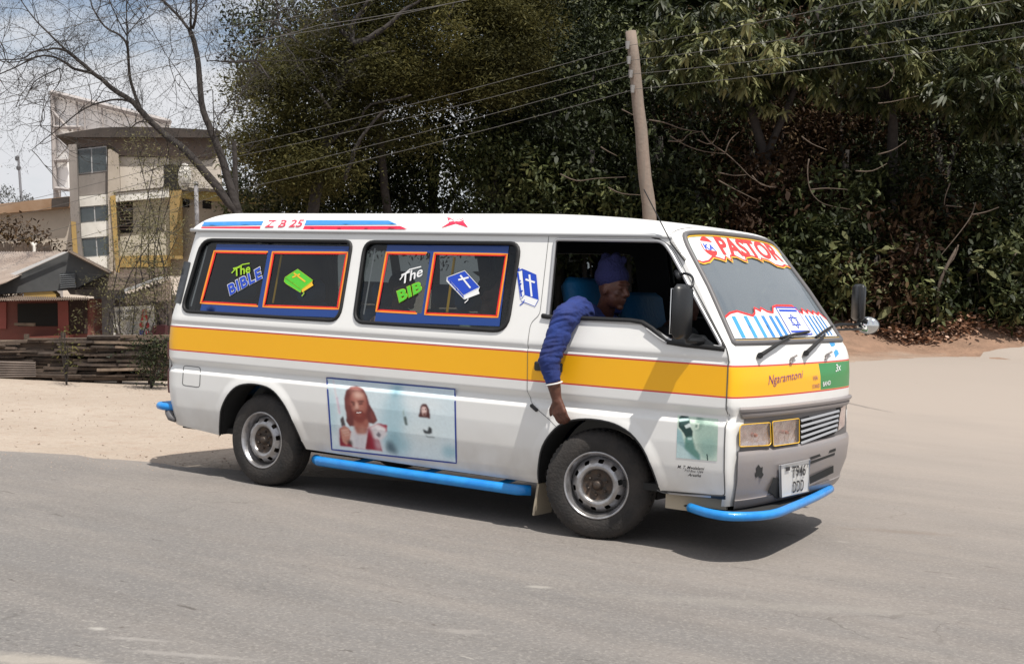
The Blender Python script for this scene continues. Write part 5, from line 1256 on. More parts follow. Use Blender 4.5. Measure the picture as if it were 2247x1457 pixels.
# low shrubs at the foot of the bank
sh=[(1215,410,26.5,'dark'),(1300,330,26.6,'dark'),(1390,420,26.4,'dark'),(1530,420,26.3,'dark'),(1660,430,26.2,'brown'),(1790,470,25.6,'dark'),(1740,590,25.6,'dark'),(1850,560,25.4,'dark'),(1925,560,25.4,'brown'),(2010,600,25.6,'dark'),(2130,590,25.4,'dark'),(2225,600,25.2,'dark'),(2080,470,26.3,'brown'),(2190,460,26.2,'dark'),(1960,440,26.6,'dark')]
labs=['dark shrub above the minibus roof left of the pole','dark climbing shrub high behind the blue sliding window','leafy shrub just left of the wooden pole base','shrub between the wooden pole and the windscreen top','brown dry shrub above the windscreen','dark shrub over the sloping edge of the windscreen','low dark shrub behind the lower windscreen corner','dark shrub with pale leaves above the far door mirror','brown leafed shrub above the round mirror','green shrub just right of the round mirror','broad leaved shrub with large pale leaves on the bank','leafy shrub at the right edge above the verge','brown shrub high above the litter bank','dark tall shrub near the right edge','dark shrub between the brown crowns']
for i,(px,py,D,lf) in enumerate(sh):
    tree(gbase(px,D+.3),labs[i],'shrubs at the foot of the trees',[lobe(px,py,D,1.0,.85),lobe(px-40,py+60,D-.2,.7,.6),lobe(px+50,py+50,D+.1,.7,.6),lobe(px,py+110,D,.9,.6)],lf,620,dict(MID,L=(.07,.19),w=.22,k=12,tr=.05,thin=-.8,vs=1.15 if lf=='dark' else .95),seed=40+i,cat='shrub',kind='shrub',shell=.2)
# a few large pale leaves in front
pb_=[(1960,600),(1985,560),(1940,640),(2170,590),(2190,620),(2210,560),(2140,570),(1930,560),(1830,520)]
root=tag(empty('broadleaf_plant',gbase(2150,25.0)),'plant with a few large pale leaves catching sun above the leaf litter','plant','shrubs at the foot of the trees')
leaves('foliage',np.array([atd(a,b,24.9) for a,b in pb_]),LM['pale'],root,.16,.36,.26,7,.2,.6,seed=5,jit=.16)
mb=MB(); 
for a,b in pb_: limb(mb,[gbase(a+20,25.2),atd(a,b,25.0)],.012,.006,5)
mb.build('stem',bark2,root)
# far wood behind everything: reads as one dark mass
C=[]
g=np.random.RandomState(9)
for i in range(11500):
    px=g.uniform(1090,2900); py=g.uniform(-60,720); C.append(atd(px,py,g.uniform(31,33)))
C=np.array(C); f1=np.sin(C[:,0]*1.3)+np.sin(C[:,2]*1.9+1)+np.sin(C[:,1]*1.7); C=C[(f1>-1.75)]
tag(leaves('woodland',C,LM['dark'],None,.25,.5,.35,7,.1,1.2,None,9,.2),kind='stuff')
C=np.array([atd(px,560-abs(g.normal(0,1))*30*(1+.5*math.sin(px*.01))+g.uniform(0,60),g.uniform(70,76)) for px in g.uniform(-1500,30,3000)])
tag(leaves('distant_woodland',C,LM['grey'],None,.5,1.0,.4,7,.1,1.2,None,19,.5),kind='stuff')
# ------------------------------------------------------------------ fine leaved trees in the middle
GM='fine leaved trees behind the minibus roof'
def L_(P,D,r0,r1,conv=lambda p:p): return ([atd(a,b,D) for a,b in P],r0,r1)
Z4=lambda P: [(500+a/3.0357,b/3.0357) for a,b in P]; Z3=lambda P: [(a/3.0357,b/3.0357) for a,b in P]
def flat_lobes(pts,D,seed,n):
    g=np.random.RandomState(seed); out=[]
    P=np.array(pts,float)
    while len(out)<n:
        q=np.array([g.uniform(P[:,0].min(),P[:,0].max()),g.uniform(P[:,1].min(),P[:,1].max())])
        if pip([q],P)[0]: out.append(lobe(q[0],q[1],D+g.uniform(-.9,.9),g.uniform(.38,.75),g.uniform(.16,.34),g.uniform(.4,.7)))
    return out
def br_(P,D,r0,r1): return ([atd(*p,D) for p in Z4(P)],r0,r1)
tree(gbase(640,25),'olive brown thorn tree with a dark leaning trunk behind the rear of the roof',GM,flat_lobes([(640,20),(560,150),(560,230),(520,330),(540,410),(660,420),(760,360),(900,330),(930,200),(960,60),(940,-40),(720,-40)],25,31,64),'acacia',5600,dict(FIN,thin=-1.0,vs=1.0),seed=21,bk=bark,shell=.1,
  trunk=[br_([(520,2050),(560,1500),(640,1000),(690,740),(760,560),(800,420),(835,300)],24.6,.115,.07),br_([(835,300),(960,250),(1080,160),(1200,60),(1350,-40)],24.3,.065,.02),br_([(800,420),(890,390),(1000,360),(1120,350)],24.2,.035,.012),br_([(835,300),(830,180),(900,60),(980,-60)],24.3,.05,.02),br_([(835,300),(760,200),(700,60),(640,-60)],24.4,.05,.02),br_([(690,740),(560,560),(430,380),(330,180)],24.2,.03,.012),br_([(250,530),(180,430),(90,410),(-40,420)],24.3,.022,.01),br_([(470,290),(380,210),(330,100),(330,-40)],24.2,.02,.01),br_([(640,1000),(740,900),(860,830),(960,700),(1230,640)],24.3,.035,.015),br_([(780,1200),(850,1000),(960,820),(1060,740)],24.2,.04,.02)])
tree(gbase(1060,26),'olive thorn tree with fine foliage above the star on the roof',GM,flat_lobes([(930,-40),(960,60),(920,200),(1000,240),(1120,215),(1180,150),(1190,-40)],26,32,44),'acacia',4200,dict(FIN,thin=-1.0),seed=22,bk=bark,shell=.1,
  trunk=[([gbase(900,26),atd(*Z4([(1000,780)])[0],26),atd(*Z4([(1230,640)])[0],26),atd(*Z4([(1560,560)])[0],26),atd(1130,80,26)],.09,.03),br_([(1650,200),(1500,175),(1420,150),(1380,160)],25.1,.03,.015),br_([(1450,150),(1500,40),(1520,-60)],25.2,.025,.012),br_([(1250,560),(1300,400),(1280,200),(1400,30)],25.1,.035,.015)])
for i,(px,py,D,lab) in enumerate(((640,380,26.5,'dark shaded tree just right of the yellow canopy'),(790,340,27,'dark tree with sky showing through behind the roof stripes'),(950,360,27,'dark tree behind the middle of the minibus roof'),(1090,330,26.6,'dark green tree left of the deeper wood'))):
    tree(gbase(px,D+.2),lab,GM,[lobe(px,py,D,1.35,.9),lobe(px-60,py+50,D-.3,.9,.6),lobe(px+70,py+30,D,1.0,.8),lobe(px+10,py+130,D,1.2,.7),lobe(px,py-80,D+.2,.9,.5),lobe(px+30,py-190,D+.6,1.45,.9),lobe(px-20,py-300,D+.8,1.2,.8)],'dark',2600,dict(MID,L=(.05,.11),w=.26,k=13,thin=-.95,tr=.10,vs=1.2),seed=60+i,shell=.2,
     extra=(lambda mb: limb(mb,[atd(*p,25.5) for p in Z4([(780,1200),(850,1000),(960,820),(1060,740)])],.05,.03)) if i==1 else None)
# bare curving lianas and branches
mb=MB(); lr=tag(empty('dry_creeper',gbase(1700,25.3)),'bare pale looping branches hanging in front of the dark shrubs','creeper')
Z5=lambda P: [(1150+a/3.0345,b/3.0345) for a,b in P]; Z6=lambda P: [(1650+a/3.035,b/3.035) for a,b in P]
LI=[Z5(p) for p in ([(830,800),(940,820),(1050,860),(1180,880)],[(1180,870),(1240,950),(1340,1020),(1430,1100),(1520,1190),(1640,1250)],[(970,905),(1080,970),(1200,1010),(1340,1025)],[(1340,1020),(1370,940),(1430,880)],[(960,940),(1050,940),(1090,900),(1160,880)],[(1290,1150),(1400,1170),(1480,1165)],[(1290,1200),(1400,1260),(1560,1340)],[(560,1250),(650,1290),(780,1300)],[(240,1160),(350,1205),(480,1190),(680,1180)],[(650,730),(750,780)],[(510,980),(560,1010),(620,1040)],[(1150,930),(1250,960),(1300,850)])]
LI+= [Z6(p) for p in ([(330,910),(400,960),(500,1000)],[(380,1060),(370,1140),(390,1270),(480,1360),(690,1400)],[(390,1265),(500,1255),(650,1265)],[(680,100),(740,180),(790,250),(860,370),(940,450),(930,530),(860,580),(760,590)],[(840,1030),(940,1000),(1030,940)],[(840,690),(930,680),(1110,640)],[(1320,1220),(1290,1300),(1280,1370)],[(1290,1370),(1400,1380)],[(0,1170),(60,1230),(160,1250)],[(690,1140),(800,1140),(900,1090)])]
Zr=lambda P: [(1650+a/2.9146,400+b/2.9146) for a,b in P]
LI+= [Zr(p) for p in ([(1430,130),(1400,220),(1330,320),(1240,430),(1165,520)],[(1320,400),(1290,490),(1220,570),(1190,660),(1180,730)],[(1400,210),(1500,190),(1580,160)],[(1690,450),(1640,540),(1570,620)],[(520,860),(545,790),(570,730),(610,700)])]
for i,p in enumerate(LI): mb=MB(); limb(mb,[atd(a,b,24.75+.1*(i%3)) for a,b in p],.014,.005,5); mb.build('branch',bark2,lr,smooth=True)
mb=MB(); limb(mb,[gbase(2060,25.1),atd(2058,640,24.9),atd(2075,590,24.9),atd(2100,545,25)],.035,.03,6); mb.build('branch',bark2,lr,smooth=True)
# leaf litter and grass on the bank
g=np.random.RandomState(4); C=[]
for i in range(2600):
    px=g.uniform(1880,2260); D=g.uniform(24.7,26.4); P=gbase(px,D); 
    if g.rand()<.35+.65*abs(math.sin(px*.013)): C.append(P+np.array([0,0,.03+g.rand()*.20*math.exp(-((px-1960)/45)**2)+g.rand()*.16*math.exp(-((px-2130)/70)**2)]))
tag(leaves('leaf_litter',np.array(C),attr_mat('dry_leaves',[(0,(.18,.085,.045)),(.5,(.38,.22,.14)),(1,(.66,.48,.38))],.9,.1),None,.05,.13,.30,4,.0,.4,None,4,.10),kind='stuff')
C=[gbase(g.uniform(1990,2300),g.uniform(25.2,26.3))+np.array([0,0,.02]) for i in range(500)]
tag(leaves('grass',np.array(C),LM['dark'],None,.12,.30,.06,8,-1.1,.35,g.uniform(.4,1,500),6,.06),kind='stuff')
# pebbles on the dirt verge
g=np.random.RandomState(8); V=[];F=[]; base_=np.array([(1,0,0),(-1,0,0),(0,1,0),(0,-1,0),(0,0,1),(0,0,-.3)],float); bf=np.array([(0,2,4),(2,1,4),(1,3,4),(3,0,4),(2,0,5),(1,2,5),(3,1,5),(0,3,5)])
for i in range(700):
    px=g.uniform(0,700) if i%3 else g.uniform(1600,2240); py=g.uniform(840,1030) if px<700 else g.uniform(790,1250)
    P=gp(px,py) if i%4 else gp(g.uniform(100,700),g.uniform(1000,1035)); s_=g.uniform(.003,.010)*(1.9 if g.rand()<.07 else 1)*(.5 if px>700 else 1); P=P+np.array([0,0,.004]); q=base_*s_*g.uniform(.6,1.3,3); V.append(P+q); F.append(bf+6*i)
o=fastmesh('gravel',np.concatenate(V),np.concatenate(F),mat('stone',(.27,.20,.155),.95,var=(3,(.42,.35,.29),1)),None); tag(o,kind='stuff')
# ------------------------------------------------------------------ bare tree on the left
D=21.
bt=tag(empty('bare_tree',gbase(545,D)),'nearly leafless tree with two dark leaning trunks in front of the concrete building','tree')
g=random.Random(12); mb=MB(); tips=[]
def px_(w): return w*D/CF
br=[([(1700,1900),(1600,1457),(1520,1350),(1440,1240),(1330,1110),(1230,1000),(1100,900),(1010,820)],24,15),([(1010,820),(930,730),(870,670),(760,600),(690,540),(620,490),(530,410),(450,345)],14,8),([(450,345),(380,325),(300,335),(230,345),(140,395),(0,400)],6,2.5),
([(450,345),(330,230),(230,130),(130,-10)],5,2.5),([(620,490),(500,462),(420,410),(330,375),(230,385),(100,450),(-60,520)],7,2.5),([(940,740),(890,610),(860,480),(850,320),(800,240),(700,180),(620,60),(600,-20)],8,3),([(850,300),(845,180),(842,40),(850,-40)],4,2),
([(845,240),(780,120),(720,-10)],3.5,2),([(848,230),(930,130),(1000,30)],3,1.5),([(870,680),(780,665),(650,690),(540,740),(440,820),(300,930),(210,1000)],5.5,1.5),([(1010,820),(930,815),(870,855)],4,3),([(1590,1430),(1520,1200),(1480,1060),(1430,930),(1390,840),(1340,680),(1320,430),(1290,270),(1262,200)],20,11),
([(1262,200),(1180,100),(1060,-20)],7,6),([(1270,200),(1272,100),(1270,-20)],6,5),([(1285,190),(1305,100),(1310,-20)],7,6),([(1790,520),(1700,410),(1580,420),(1430,408),(1380,412)],5,2),([(1430,940),(1560,760),(1520,720),(1460,770)],3,1.5),([(1420,930),(1425,800),(1415,600)],3,2),
([(1330,1110),(1200,1105),(1100,1100),(950,1160)],3.5,1.5),([(1560,760),(1620,600),(1700,480)],3,1.5),([(1700,410),(1760,250),(1850,100),(1830,-20)],4,2),([(1850,160),(1950,220),(2050,180)],3,1.5),([(1330,700),(1200,500),(1100,360)],2.5,1.2),([(390,460),(250,530),(200,600),(150,690),(90,720)],3,1.2),([(395,460),(400,540),(330,650),(280,760),(270,840)],2.5,1.2),([(230,385),(60,420),(-50,380)],3,1.5)]
for i,(P,a,b) in enumerate(br):
    Q=[atd(x/3.0357,y/3.0357,D+.25*math.sin(i*1.7+j*.5)*(1 if j>0 and a<12 else 0)) for j,(x,y) in enumerate(P)]
    limb(mb,Q,px_(a*.5)*1.0,px_(b*.5)*.9,7 if a>6 else 5,.004,i)
    if b<9:
        Q2=smooth_path(Q,3)
        for k in range(8 if a>3 else 6):
            p=Q2[g.randrange(len(Q2)//3,len(Q2))]; d=np.array([g.gauss(0,.7),g.gauss(0,.5),g.gauss(.35,.7)]); d=d/np.linalg.norm(d); twigs(mb,p,d,g.uniform(.5,1.0),px_(1.1),3,g,tips,.5,3)
mb.build('trunk',bark,bt,smooth=True)
g2_=np.random.RandomState(2); T=np.array(tips); T=T[g2_.rand(len(T))<.5]
leaves('crown',T,LM['grey'],bt,.015,.04,.16,6,.1,1.,None,2,.05)
R2v=np.array([R2[0],R2[1],0])
# thorn bush wisps low in front of the building
for i,(px,D_,tops,lab) in enumerate(((285,19.6,[(300,560),(260,640),(330,590),(350,500),(240,690),(300,480),(345,640)],'scraggly thorn bush in front of the white sign board'),(375,20.4,[(340,350),(360,400),(330,430),(300,450),(390,520),(370,600),(300,330),(400,350)],'thin thorn sapling rising in front of the yellow pillar'))):
    rt=tag(empty('thorn_bush',gbase(px,D_)),lab,'bush'); g=random.Random(30+i); mb=MB(); tips=[]; C=[]
    b=gbase(px,D_)
    for (a,c_) in tops:
        e=atd(a,c_,D_); m_=b+(e-b)*.45+R2v*g.uniform(-.35,.35)+np.array([0,0,.12]); limb(mb,[b,m_,e],.013,.005,5)
        for k in range(4): d=np.array([g.gauss(0,1),g.gauss(0,.6),g.gauss(.2,.5)]); d/=np.linalg.norm(d); twigs(mb,b+(e-b)*g.uniform(.55,1),d,g.uniform(.25,.5),.007,2,g,tips,.5,3)
        for k in range(15): C.append(e+np.array([g.gauss(0,.22),g.gauss(0,.2),g.gauss(0,.13)]))
    mb.build('stem',bark,rt); C=np.array(C); C=np.concatenate([C,np.array(tips)]); leaves('foliage',C,attr_mat('thorn_leaf',[(0,(.10,.095,.04)),(1,(.22,.20,.10))],.7,.3),rt,.02,.055,.15,10,0,1.,None,3+i,.08)
for i,(px,lab) in enumerate(((335,'leafy weeds by the fence beside the minibus tail'),(150,'low weeds growing up the middle of the plank fence'),(620/3.8,'small dark weeds at the fence foot'))[:2]):
    rt=tag(empty('weed_clump',gbase(px,17.2)),lab,'bush'); g=np.random.RandomState(70+i); n_=200 if i==0 else 22
    C=np.array([atd(px+g.normal(0,26 if i==0 else 20),(780 if i==0 else 760)+g.normal(0,28),17.15+g.uniform(-.2,.1)) for _ in range(n_)]); C[:,2]=np.maximum(C[:,2],.03); leaves('foliage',C,LM['acacia'] if i else LM['dark'],rt,.02,.06,.22,8,.1,1.,None,i,.05)
    mb=MB(); 
    for k in range(6): limb(mb,[gbase(px,17.2),C[k*3]],.01,.004,5)
    mb.build('stem',bark,rt)
# ------------------------------------------------------------------ poles and wires
wood=mat('pole_wood',(.185,.155,.13),.85,var=(5,(.25,.185,.15),.8),streak=(3,3,.35),bump=(14,.5))
D=22.; P0=atd(1385,70,D); P1=atd(1424,470,D); dr=(P1-P0); gb=P0+dr*((P0[2]-.1)/(P0[2]-P1[2])); 
up_=tag(empty('utility_pole',gb),'tall weathered wooden utility pole leaning behind the minibus roof','utility pole')
mb=MB(); n_=14; mb.tube([gb+(P0-gb)*i/n_+np.array([.012*math.sin(i*2.1),.01*math.cos(i*1.7),0]) for i in range(n_+1)],[.132-(.132-.086)*i/n_ for i in range(n_+1)],14); mb.build('pole',wood,up_,smooth=True)
steel=mat('galvanised',(.35,.34,.33),.5,.6); dk=mat('cable',(.10,.095,.09),.7)
WY=[(98,),(131,),(160,),(195,)]
hooks=[(1385,100),(1388,133),(1392,163),(1396,196)]
for a,b in hooks: 
    c=atd(a-8,b,D-.08); mb=MB(); mb.tube([c+np.array([0,0,-.06]),c+np.array([0,0,.06])],[.028,.04],8); mb.tube([c,atd(a,b,D)],.012,5); mb.build('insulator',steel,up_)
tp=tag(empty('thin_pole',gbase(530,26)),'thin pole standing behind the bare tree trunks','pole'); mb=MB(); mb.tube([gbase(530,23),atd(518,430,23),atd(514,312,23)],[.05,.045,.04],8); mb.build('pole',bark,tp); mb=MB(); mb.tube([atd(506,322,23),atd(522,318,23)],.02,6); mb.build('cross_piece',steel,tp)
lp=tag(empty('grey_post',gbase(436,22)),'slim pale grey post in front of the yellow pillar','pole'); mb=MB(); mb.tube([gbase(436,22),atd(433,500,22),atd(430,402,22)],.034,8); mb.build('post',mat('post_grey',(.30,.29,.30),.6),lp,smooth=True); mb=MB(); mb.tube([atd(430,405,22),atd(430,399,22)],[.045,.03],8); mb.build('cap',steel,lp)
fm_=tag(empty('floodlight_mast',gbase(50,62)),'distant slim floodlight mast against the sky at far left','mast'); mb=MB(); mb.tube([gbase(50,62),atd(47,440,62),atd(40,342,62)],[.09,.06,.05],6); mb.build('pole',mat('mast_grey',(.20,.20,.22),.6),fm_)
for (a,b,w,h) in ((38,348,.17,.22),(41,369,.17,.2)): mb=MB(); mb.box(atd(a,b,62),(w,w,h),bev=.04); mb.build('lamp_head',mat('lamp_grey',(.10,.10,.11),.5),fm_)
def wire(pts,label,r=.0045,sag=.05):
    P=[atd(*p) for p in pts]; Q=[]
    for i in range(len(P)-1):
        for k in range(14): t=k/14; q=P[i]+(P[i+1]-P[i])*t; q=q-np.array([0,0,sag*4*t*(1-t)]); Q.append(q)
    Q.append(P[-1]); mb=MB(); mb.tube(Q,r,5); o=mb.build('power_cable',dk,None,smooth=True,at=Q[0]); tag(o,label,'cable','power cables slung from the wooden pole')
wire([(-80,470,30),(515,322,23),(1385,100,D-.1),(2300,-90,14)],'topmost of the four cables crossing the wooden pole')
wire([(-80,500,30),(515,345,23),(1388,133,D-.1),(2300,-15,14)],'second cable from the top where they cross the pole')
wire([(-80,555,30),(515,392,23),(1392,163,D-.1),(2300,39,14)],'third cable from the top where they cross the pole')
wire([(-80,590,30),(515,418,23),(1396,196,D-.1),(2300,72,14)],'lowest cable crossing the wooden pole above the minibus')
wire([(-60,242,19),(700,56,19),(1300,-60,19)],'cable passing over the bare tree across the pale billboard top')
wire([(-60,236,19.4),(440,70,19.4),(900,-20,19.4)],'paired cable just above the one crossing the bare tree')
wire([(-60,108,18),(500,-40,18)],'highest cable in the upper left corner of the sky')
wire([(480,100,20),(1060,-8,20)],'cable crossing in front of the olive thorn trees near the top')
# ------------------------------------------------------------------ buildings
class Plane:
    def __init__(s,px,D,ang):
        s.P=atd(px,560,D); f=np.array([F2[0],F2[1]]); c,sn=math.cos(ang),math.sin(ang); n=np.array([f[0]*c-f[1]*sn,f[0]*sn+f[1]*c,0]); s.n=n/np.linalg.norm(n)
    def __call__(s,px,py,off=0.):
        d=ray(px,py); t=((s.P-s.n*off-CC)@s.n)/(d@s.n); return CC+d*t
    def slab(s,mb,poly,off,th): # front face 'off' metres in front of the facade plane, th thick
        q=[s(a,b,off) for a,b in poly]; mb.prism(q,s.n*th)
Q1=lambda P: [(a/2.9145,160+b/2.9145) for a,b in P]; Q2=lambda P: [(a/3.835,500+b/3.835) for a,b in P]
conc=mat('grey_concrete',(.30,.27,.25),.9,var=(.9,(.13,.115,.105),.9),streak=(1,1,.35)); concl=mat('pale_render',(.66,.60,.53),.9,var=(.8,(.50,.45,.39),.9),streak=(1,1,.3)); concm=mat('beige_render',(.52,.46,.39),.9,var=(1.,(.28,.235,.19),.9),streak=(1,1,.4)); och=mat('ochre_paint',(.44,.29,.09),.85,var=(1.1,(.27,.19,.09),1),streak=(1,1,.4)); roofd_=mat('dark_roof_edge',(.045,.037,.033),.9,var=(2,(.09,.07,.06),.7)); brn=mat('brown_band',(.17,.13,.11),.9,var=(1.4,(.17,.13,.11),.8)); wht=mat('white_render',(.78,.76,.72),.85,var=(.9,(.45,.43,.39),.8)); gdark=mat('window_dark',(.035,.045,.05),.12,spec=.8,var=(2,(.10,.12,.13),.6)); ocb=mat('black_opening',(.012,.011,.010),.9); met=mat('window_frame_metal',(.45,.45,.46),.5)
B=tag(empty('concrete_building',gbase(320,32)),'three storey grey and ochre concrete building with a curved dark roof edge','building'); A=Plane(250,31.5,.22)
def bp(name,m,polys,off,th,conv=Q1,parent=None,pl=None,lab=None):
    mb=MB(); p_=pl or A
    for q in polys: p_.slab(mb,conv(q),off,th)
    o=mb.build(name,m,parent or B); fixnorm(o)
    if lab: tag(o,lab)
    return o
bp('wall',concm,[[(480,440),(1400,440),(1470,1300),(520,1300)]],0,6)
bp('roof',roofd_,[[(355,402),(430,385),(640,352),(830,345),(1100,352),(1330,365),(1410,372),(1400,392),(1385,415),(480,412)]],.35,7)
bp('upper_wall_band',brn,[[(500,412),(1385,412),(1382,520),(1340,545),(760,530),(735,480),(700,465),(500,480)]],.12,.14)
bp('upper_render',concl,[[(755,535),(1080,545),(1082,735),(770,762)],[(1165,590),(1400,545),(1420,770),(1170,725)]],.06,.1)
bp('column',conc,[[(437,460),(487,456),(500,790),(514,1050),(530,1185),(466,1160),(450,900)]],.5,.5)
bp('column',concm,[[(690,492),(705,488),(757,520),(770,762),(735,790),(722,1270),(700,1270),(690,780)]],.35,.4)
bp('column_paint',och,[[(703,790),(738,782),(765,1275),(742,1275)]],.42,.06)
bp('column_paint',och,[[(454,950),(484,955),(498,1168),(467,1160)]],.53,.04)
bp('spandrel',conc,[[(493,650),(690,628),(695,770),(500,790)]],.15,.2)
bp('spandrel',wht,[[(500,792),(697,774),(700,842),(503,858)]],.2,.2); bp('spandrel',wht,[[(512,962),(706,946),(714,1042),(516,1058)]],.2,.2); bp('spandrel',wht,[[(528,1182),(722,1168),(730,1255),(600,1262),(540,1240)]],.2,.2)
for q in ([(487,490),(681,468),(687,630),(492,652)],[(505,860),(701,845),(707,945),(511,962)],[(515,1060),(715,1044),(722,1168),(525,1182)]):
    w=bp('window',met,[q],.16,.04); c=np.mean(q,0)
    def sub(u0,u1): 
        f=lambda u,v:(1-u)*(1-v)*np.array(q[0])+u*(1-v)*np.array(q[1])+u*v*np.array(q[2])+(1-u)*v*np.array(q[3]); return [tuple(f(u0,.05)),tuple(f(u1,.05)),tuple(f(u1,.95)),tuple(f(u0,.95))]
    bp('pane',gdark,[sub(.03,.48)],.175,.01,parent=w); bp('pane',gdark,[sub(.52,.97)],.175,.01,parent=w)
bp('door_opening',ocb,[[(1048,590),(1162,590),(1162,745),(1050,752)]],.09,.05); bp('balcony',wht,[[(735,768),(1078,732),(1082,795),(740,825)]],.4,.5)
bp('balcony_slab',roofd_,[[(728,764),(1080,728),(1080,735),(728,771)]],.43,.5)
bp('louvre_window',ocb,[[(757,832),(845,828),(850,1020),(768,1022)]],.07,.05)
mb=MB(); 
for k in range(9): A.slab(mb,Q1([(760,845+k*19),(847,842+k*19),(847,849+k*19),(760,852+k*19)]),.09,.02)
mb.build('louvre_slats',brn,B)
bp('lower_render',mat('olive_render',(.46,.43,.35),.9,var=(1,(.56,.50,.41),.9)),[[(850,828),(1085,800),(1085,1175),(768,1190),(768,1030),(850,1022)]],.04,.06)
bp('pillar',och,[[(1085,755),(1165,750),(1170,1190),(1088,1190)]],.3,.3)
bp('canopy',mat('canopy_ochre',(.46,.35,.10),.8,var=(1.2,(.26,.20,.09),.9)),[[(1165,755),(1300,755),(1560,775),(1720,800),(1800,835),(1760,838),(1500,828),(1300,812),(1168,800)]],.8,.3)
bp('canopy_roof',roofd_,[[(1160,738),(1300,738),(1560,758),(1740,785),(1812,830),(1790,845),(1720,806),(1560,778),(1300,757),(1165,757)]],.95,4)
bp('ground_wall',mat('pinkish_render',(.42,.32,.30),.9,var=(1,(.52,.47,.42),.9)),[[(1165,805),(1500,820),(1500,1200),(1170,1190)]],-.02,.3)
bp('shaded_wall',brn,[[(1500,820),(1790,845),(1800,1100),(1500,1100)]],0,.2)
bp('opening',ocb,[[(1168,792),(1212,792),(1212,862),(1168,860)]],.02,.05); bp('opening',ocb,[[(1295,802),(1350,804),(1350,872),(1295,868)]],.02,.05)
bp('plinth',och,[[(765,1172),(1092,1165),(1092,1238),(768,1245)]],.1,.15); bp('plinth',brn,[[(768,1245),(1092,1238),(1092,1300),(768,1300)]],.08,.15)
mb=MB(); c=A(405,388,1.5); V=[];F=[]
for j in range(5):
    for k in range(16): th=2*math.pi*k/16; r_=.30*j/4; V.append(c+np.array([R2[0]*math.cos(th)*r_*.5,R2[1]*math.cos(th)*r_*.5,math.sin(th)*r_])+A.n*(-.12*(1-(j/4)**2)))
for j in range(4):
    for k in range(16): l=(k+1)%16; F.append((j*16+k,j*16+l,j*16+16+l,j*16+16+k))
mb.add(V,F); dsh=mb.build('satellite_dish',wht,None,smooth=True,at=c); tag(dsh,'pale satellite dish mounted by the dark doorway of the concrete building','dish')
mb=MB(); mb.tube([c,c+A.n*1.4+np.array([0,0,-.4])],.03,6); mb.build('bracket',steel,dsh)
# side wing
Wg_=tag(empty('side_building',gbase(70,38)),'low beige building wing with a rusty stained roof edge at far left','building'); A2=Plane(80,37,-.05)
bp('wall',mat('tan_render',(.50,.44,.37),.9,var=(.5,(.33,.285,.24),.9)),[[(-900,960),(445,860),(470,1250),(-900,1300)]],0,5,parent=Wg_,pl=A2)
bp('roof_edge',mat('rusty_edge',(.25,.15,.085),.95,var=(1.1,(.38,.27,.19),.9)),[[(-900,905),(0,838),(440,790),(445,862),(-120,912),(-900,970)]],.3,5,parent=Wg_,pl=A2)
bp('stain',roofd_,[[(330,805),(440,792),(440,855),(330,862)]],.33,.05,parent=Wg_,pl=A2)
# billboard
bb=tag(empty('billboard',gbase(180,44)),'pale billboard back with a rusty steel frame above the concrete building','billboard'); A3=Plane(200,43,-.55)
bp('panel',mat('billboard_white',(.86,.85,.84),.7,var=(1.2,(.76,.74,.73),.6)),[[(338,140),(1080,320),(1080,420),(420,420),(440,745),(350,740)]],0,.08,parent=bb,pl=A3)
mb=MB(); fr_m=mat('rusty_steel',(.38,.35,.34),.8)
for a,b,r_ in (((328,128),(1085,318),.16),((336,135),(352,745),.14),((340,350),(520,352),.11),((350,565),(440,560),.12),((350,740),(445,750),.11),((490,175),(500,400),.07),((535,190),(545,380),.05),((650,215),(660,360),.05),((340,250),(450,370),.08),((352,560),(440,470),.03)): mb.tube([A3(*Q1([a])[0],.12),A3(*Q1([b])[0],.12)],r_*.6,5)
mb.build('frame',fr_m,bb); mb=MB(); mb.tube([A3(*Q1([(365,745)])[0]),gbase(130,44)],.12,6); mb.build('post',fr_m,bb)
# ---- roadside shacks
tin=mat('tin_roof',(.42,.35,.30),.55,.3,var=(1.5,(.28,.21,.17),.9)); tinb=mat('bright_tin',(.75,.74,.73),.35,.5); rust=mat('rusty_tin',(.10,.075,.058),.85,var=(2.4,(.24,.18,.14),.8),streak=(1,1,3)); gab=mat('dark_gable',(.055,.058,.060),.8,var=(2,(.10,.10,.10),.8)); redw=mat('red_brown_wall',(.21,.070,.055),.9,var=(1.6,(.13,.055,.045),.9)); tim=mat('old_timber',(.10,.072,.054),.95,var=(3.5,(.035,.027,.023),1),bump=(16,.7)); timl=mat('grey_timber',(.23,.17,.125),.95,var=(5,(.08,.06,.045),1))
def tinsheet(name,c4,m,parent,waves,amp=.03,along=True):
    """corrugated sheet between 4 corners tl,tr,br,bl"""
    n_=waves*6; V=[];F=[]; c4=[np.array(c) for c in c4]; nn=np.cross(c4[1]-c4[0],c4[3]-c4[0]); nn/=np.linalg.norm(nn)
    for i in range(n_+1):
        t=i/n_; o_=nn*amp*math.sin(2*math.pi*waves*t)
        if along: a,b=c4[0]+(c4[1]-c4[0])*t,c4[3]+(c4[2]-c4[3])*t
        else: a,b=c4[0]+(c4[3]-c4[0])*t,c4[1]+(c4[2]-c4[1])*t
        V+=[a+o_,b+o_]
    return mk(name,V,[(2*i,2*i+1,2*i+3,2*i+2) for i in range(n_)],m,parent,smooth=True)
S1=tag(empty('shack',gbase(90,20.5)),'red brown roadside shack with a bright edged tin gable roof and dark serving window','shack'); P1=Plane(100,20.2,.0)
bk_=-P1.n
def z2(P): return Q2(P)
bp('wall',redw,[[(-80,615),(790,600),(800,1300),(-80,1300)]],0,2.8,Q2,S1,P1)
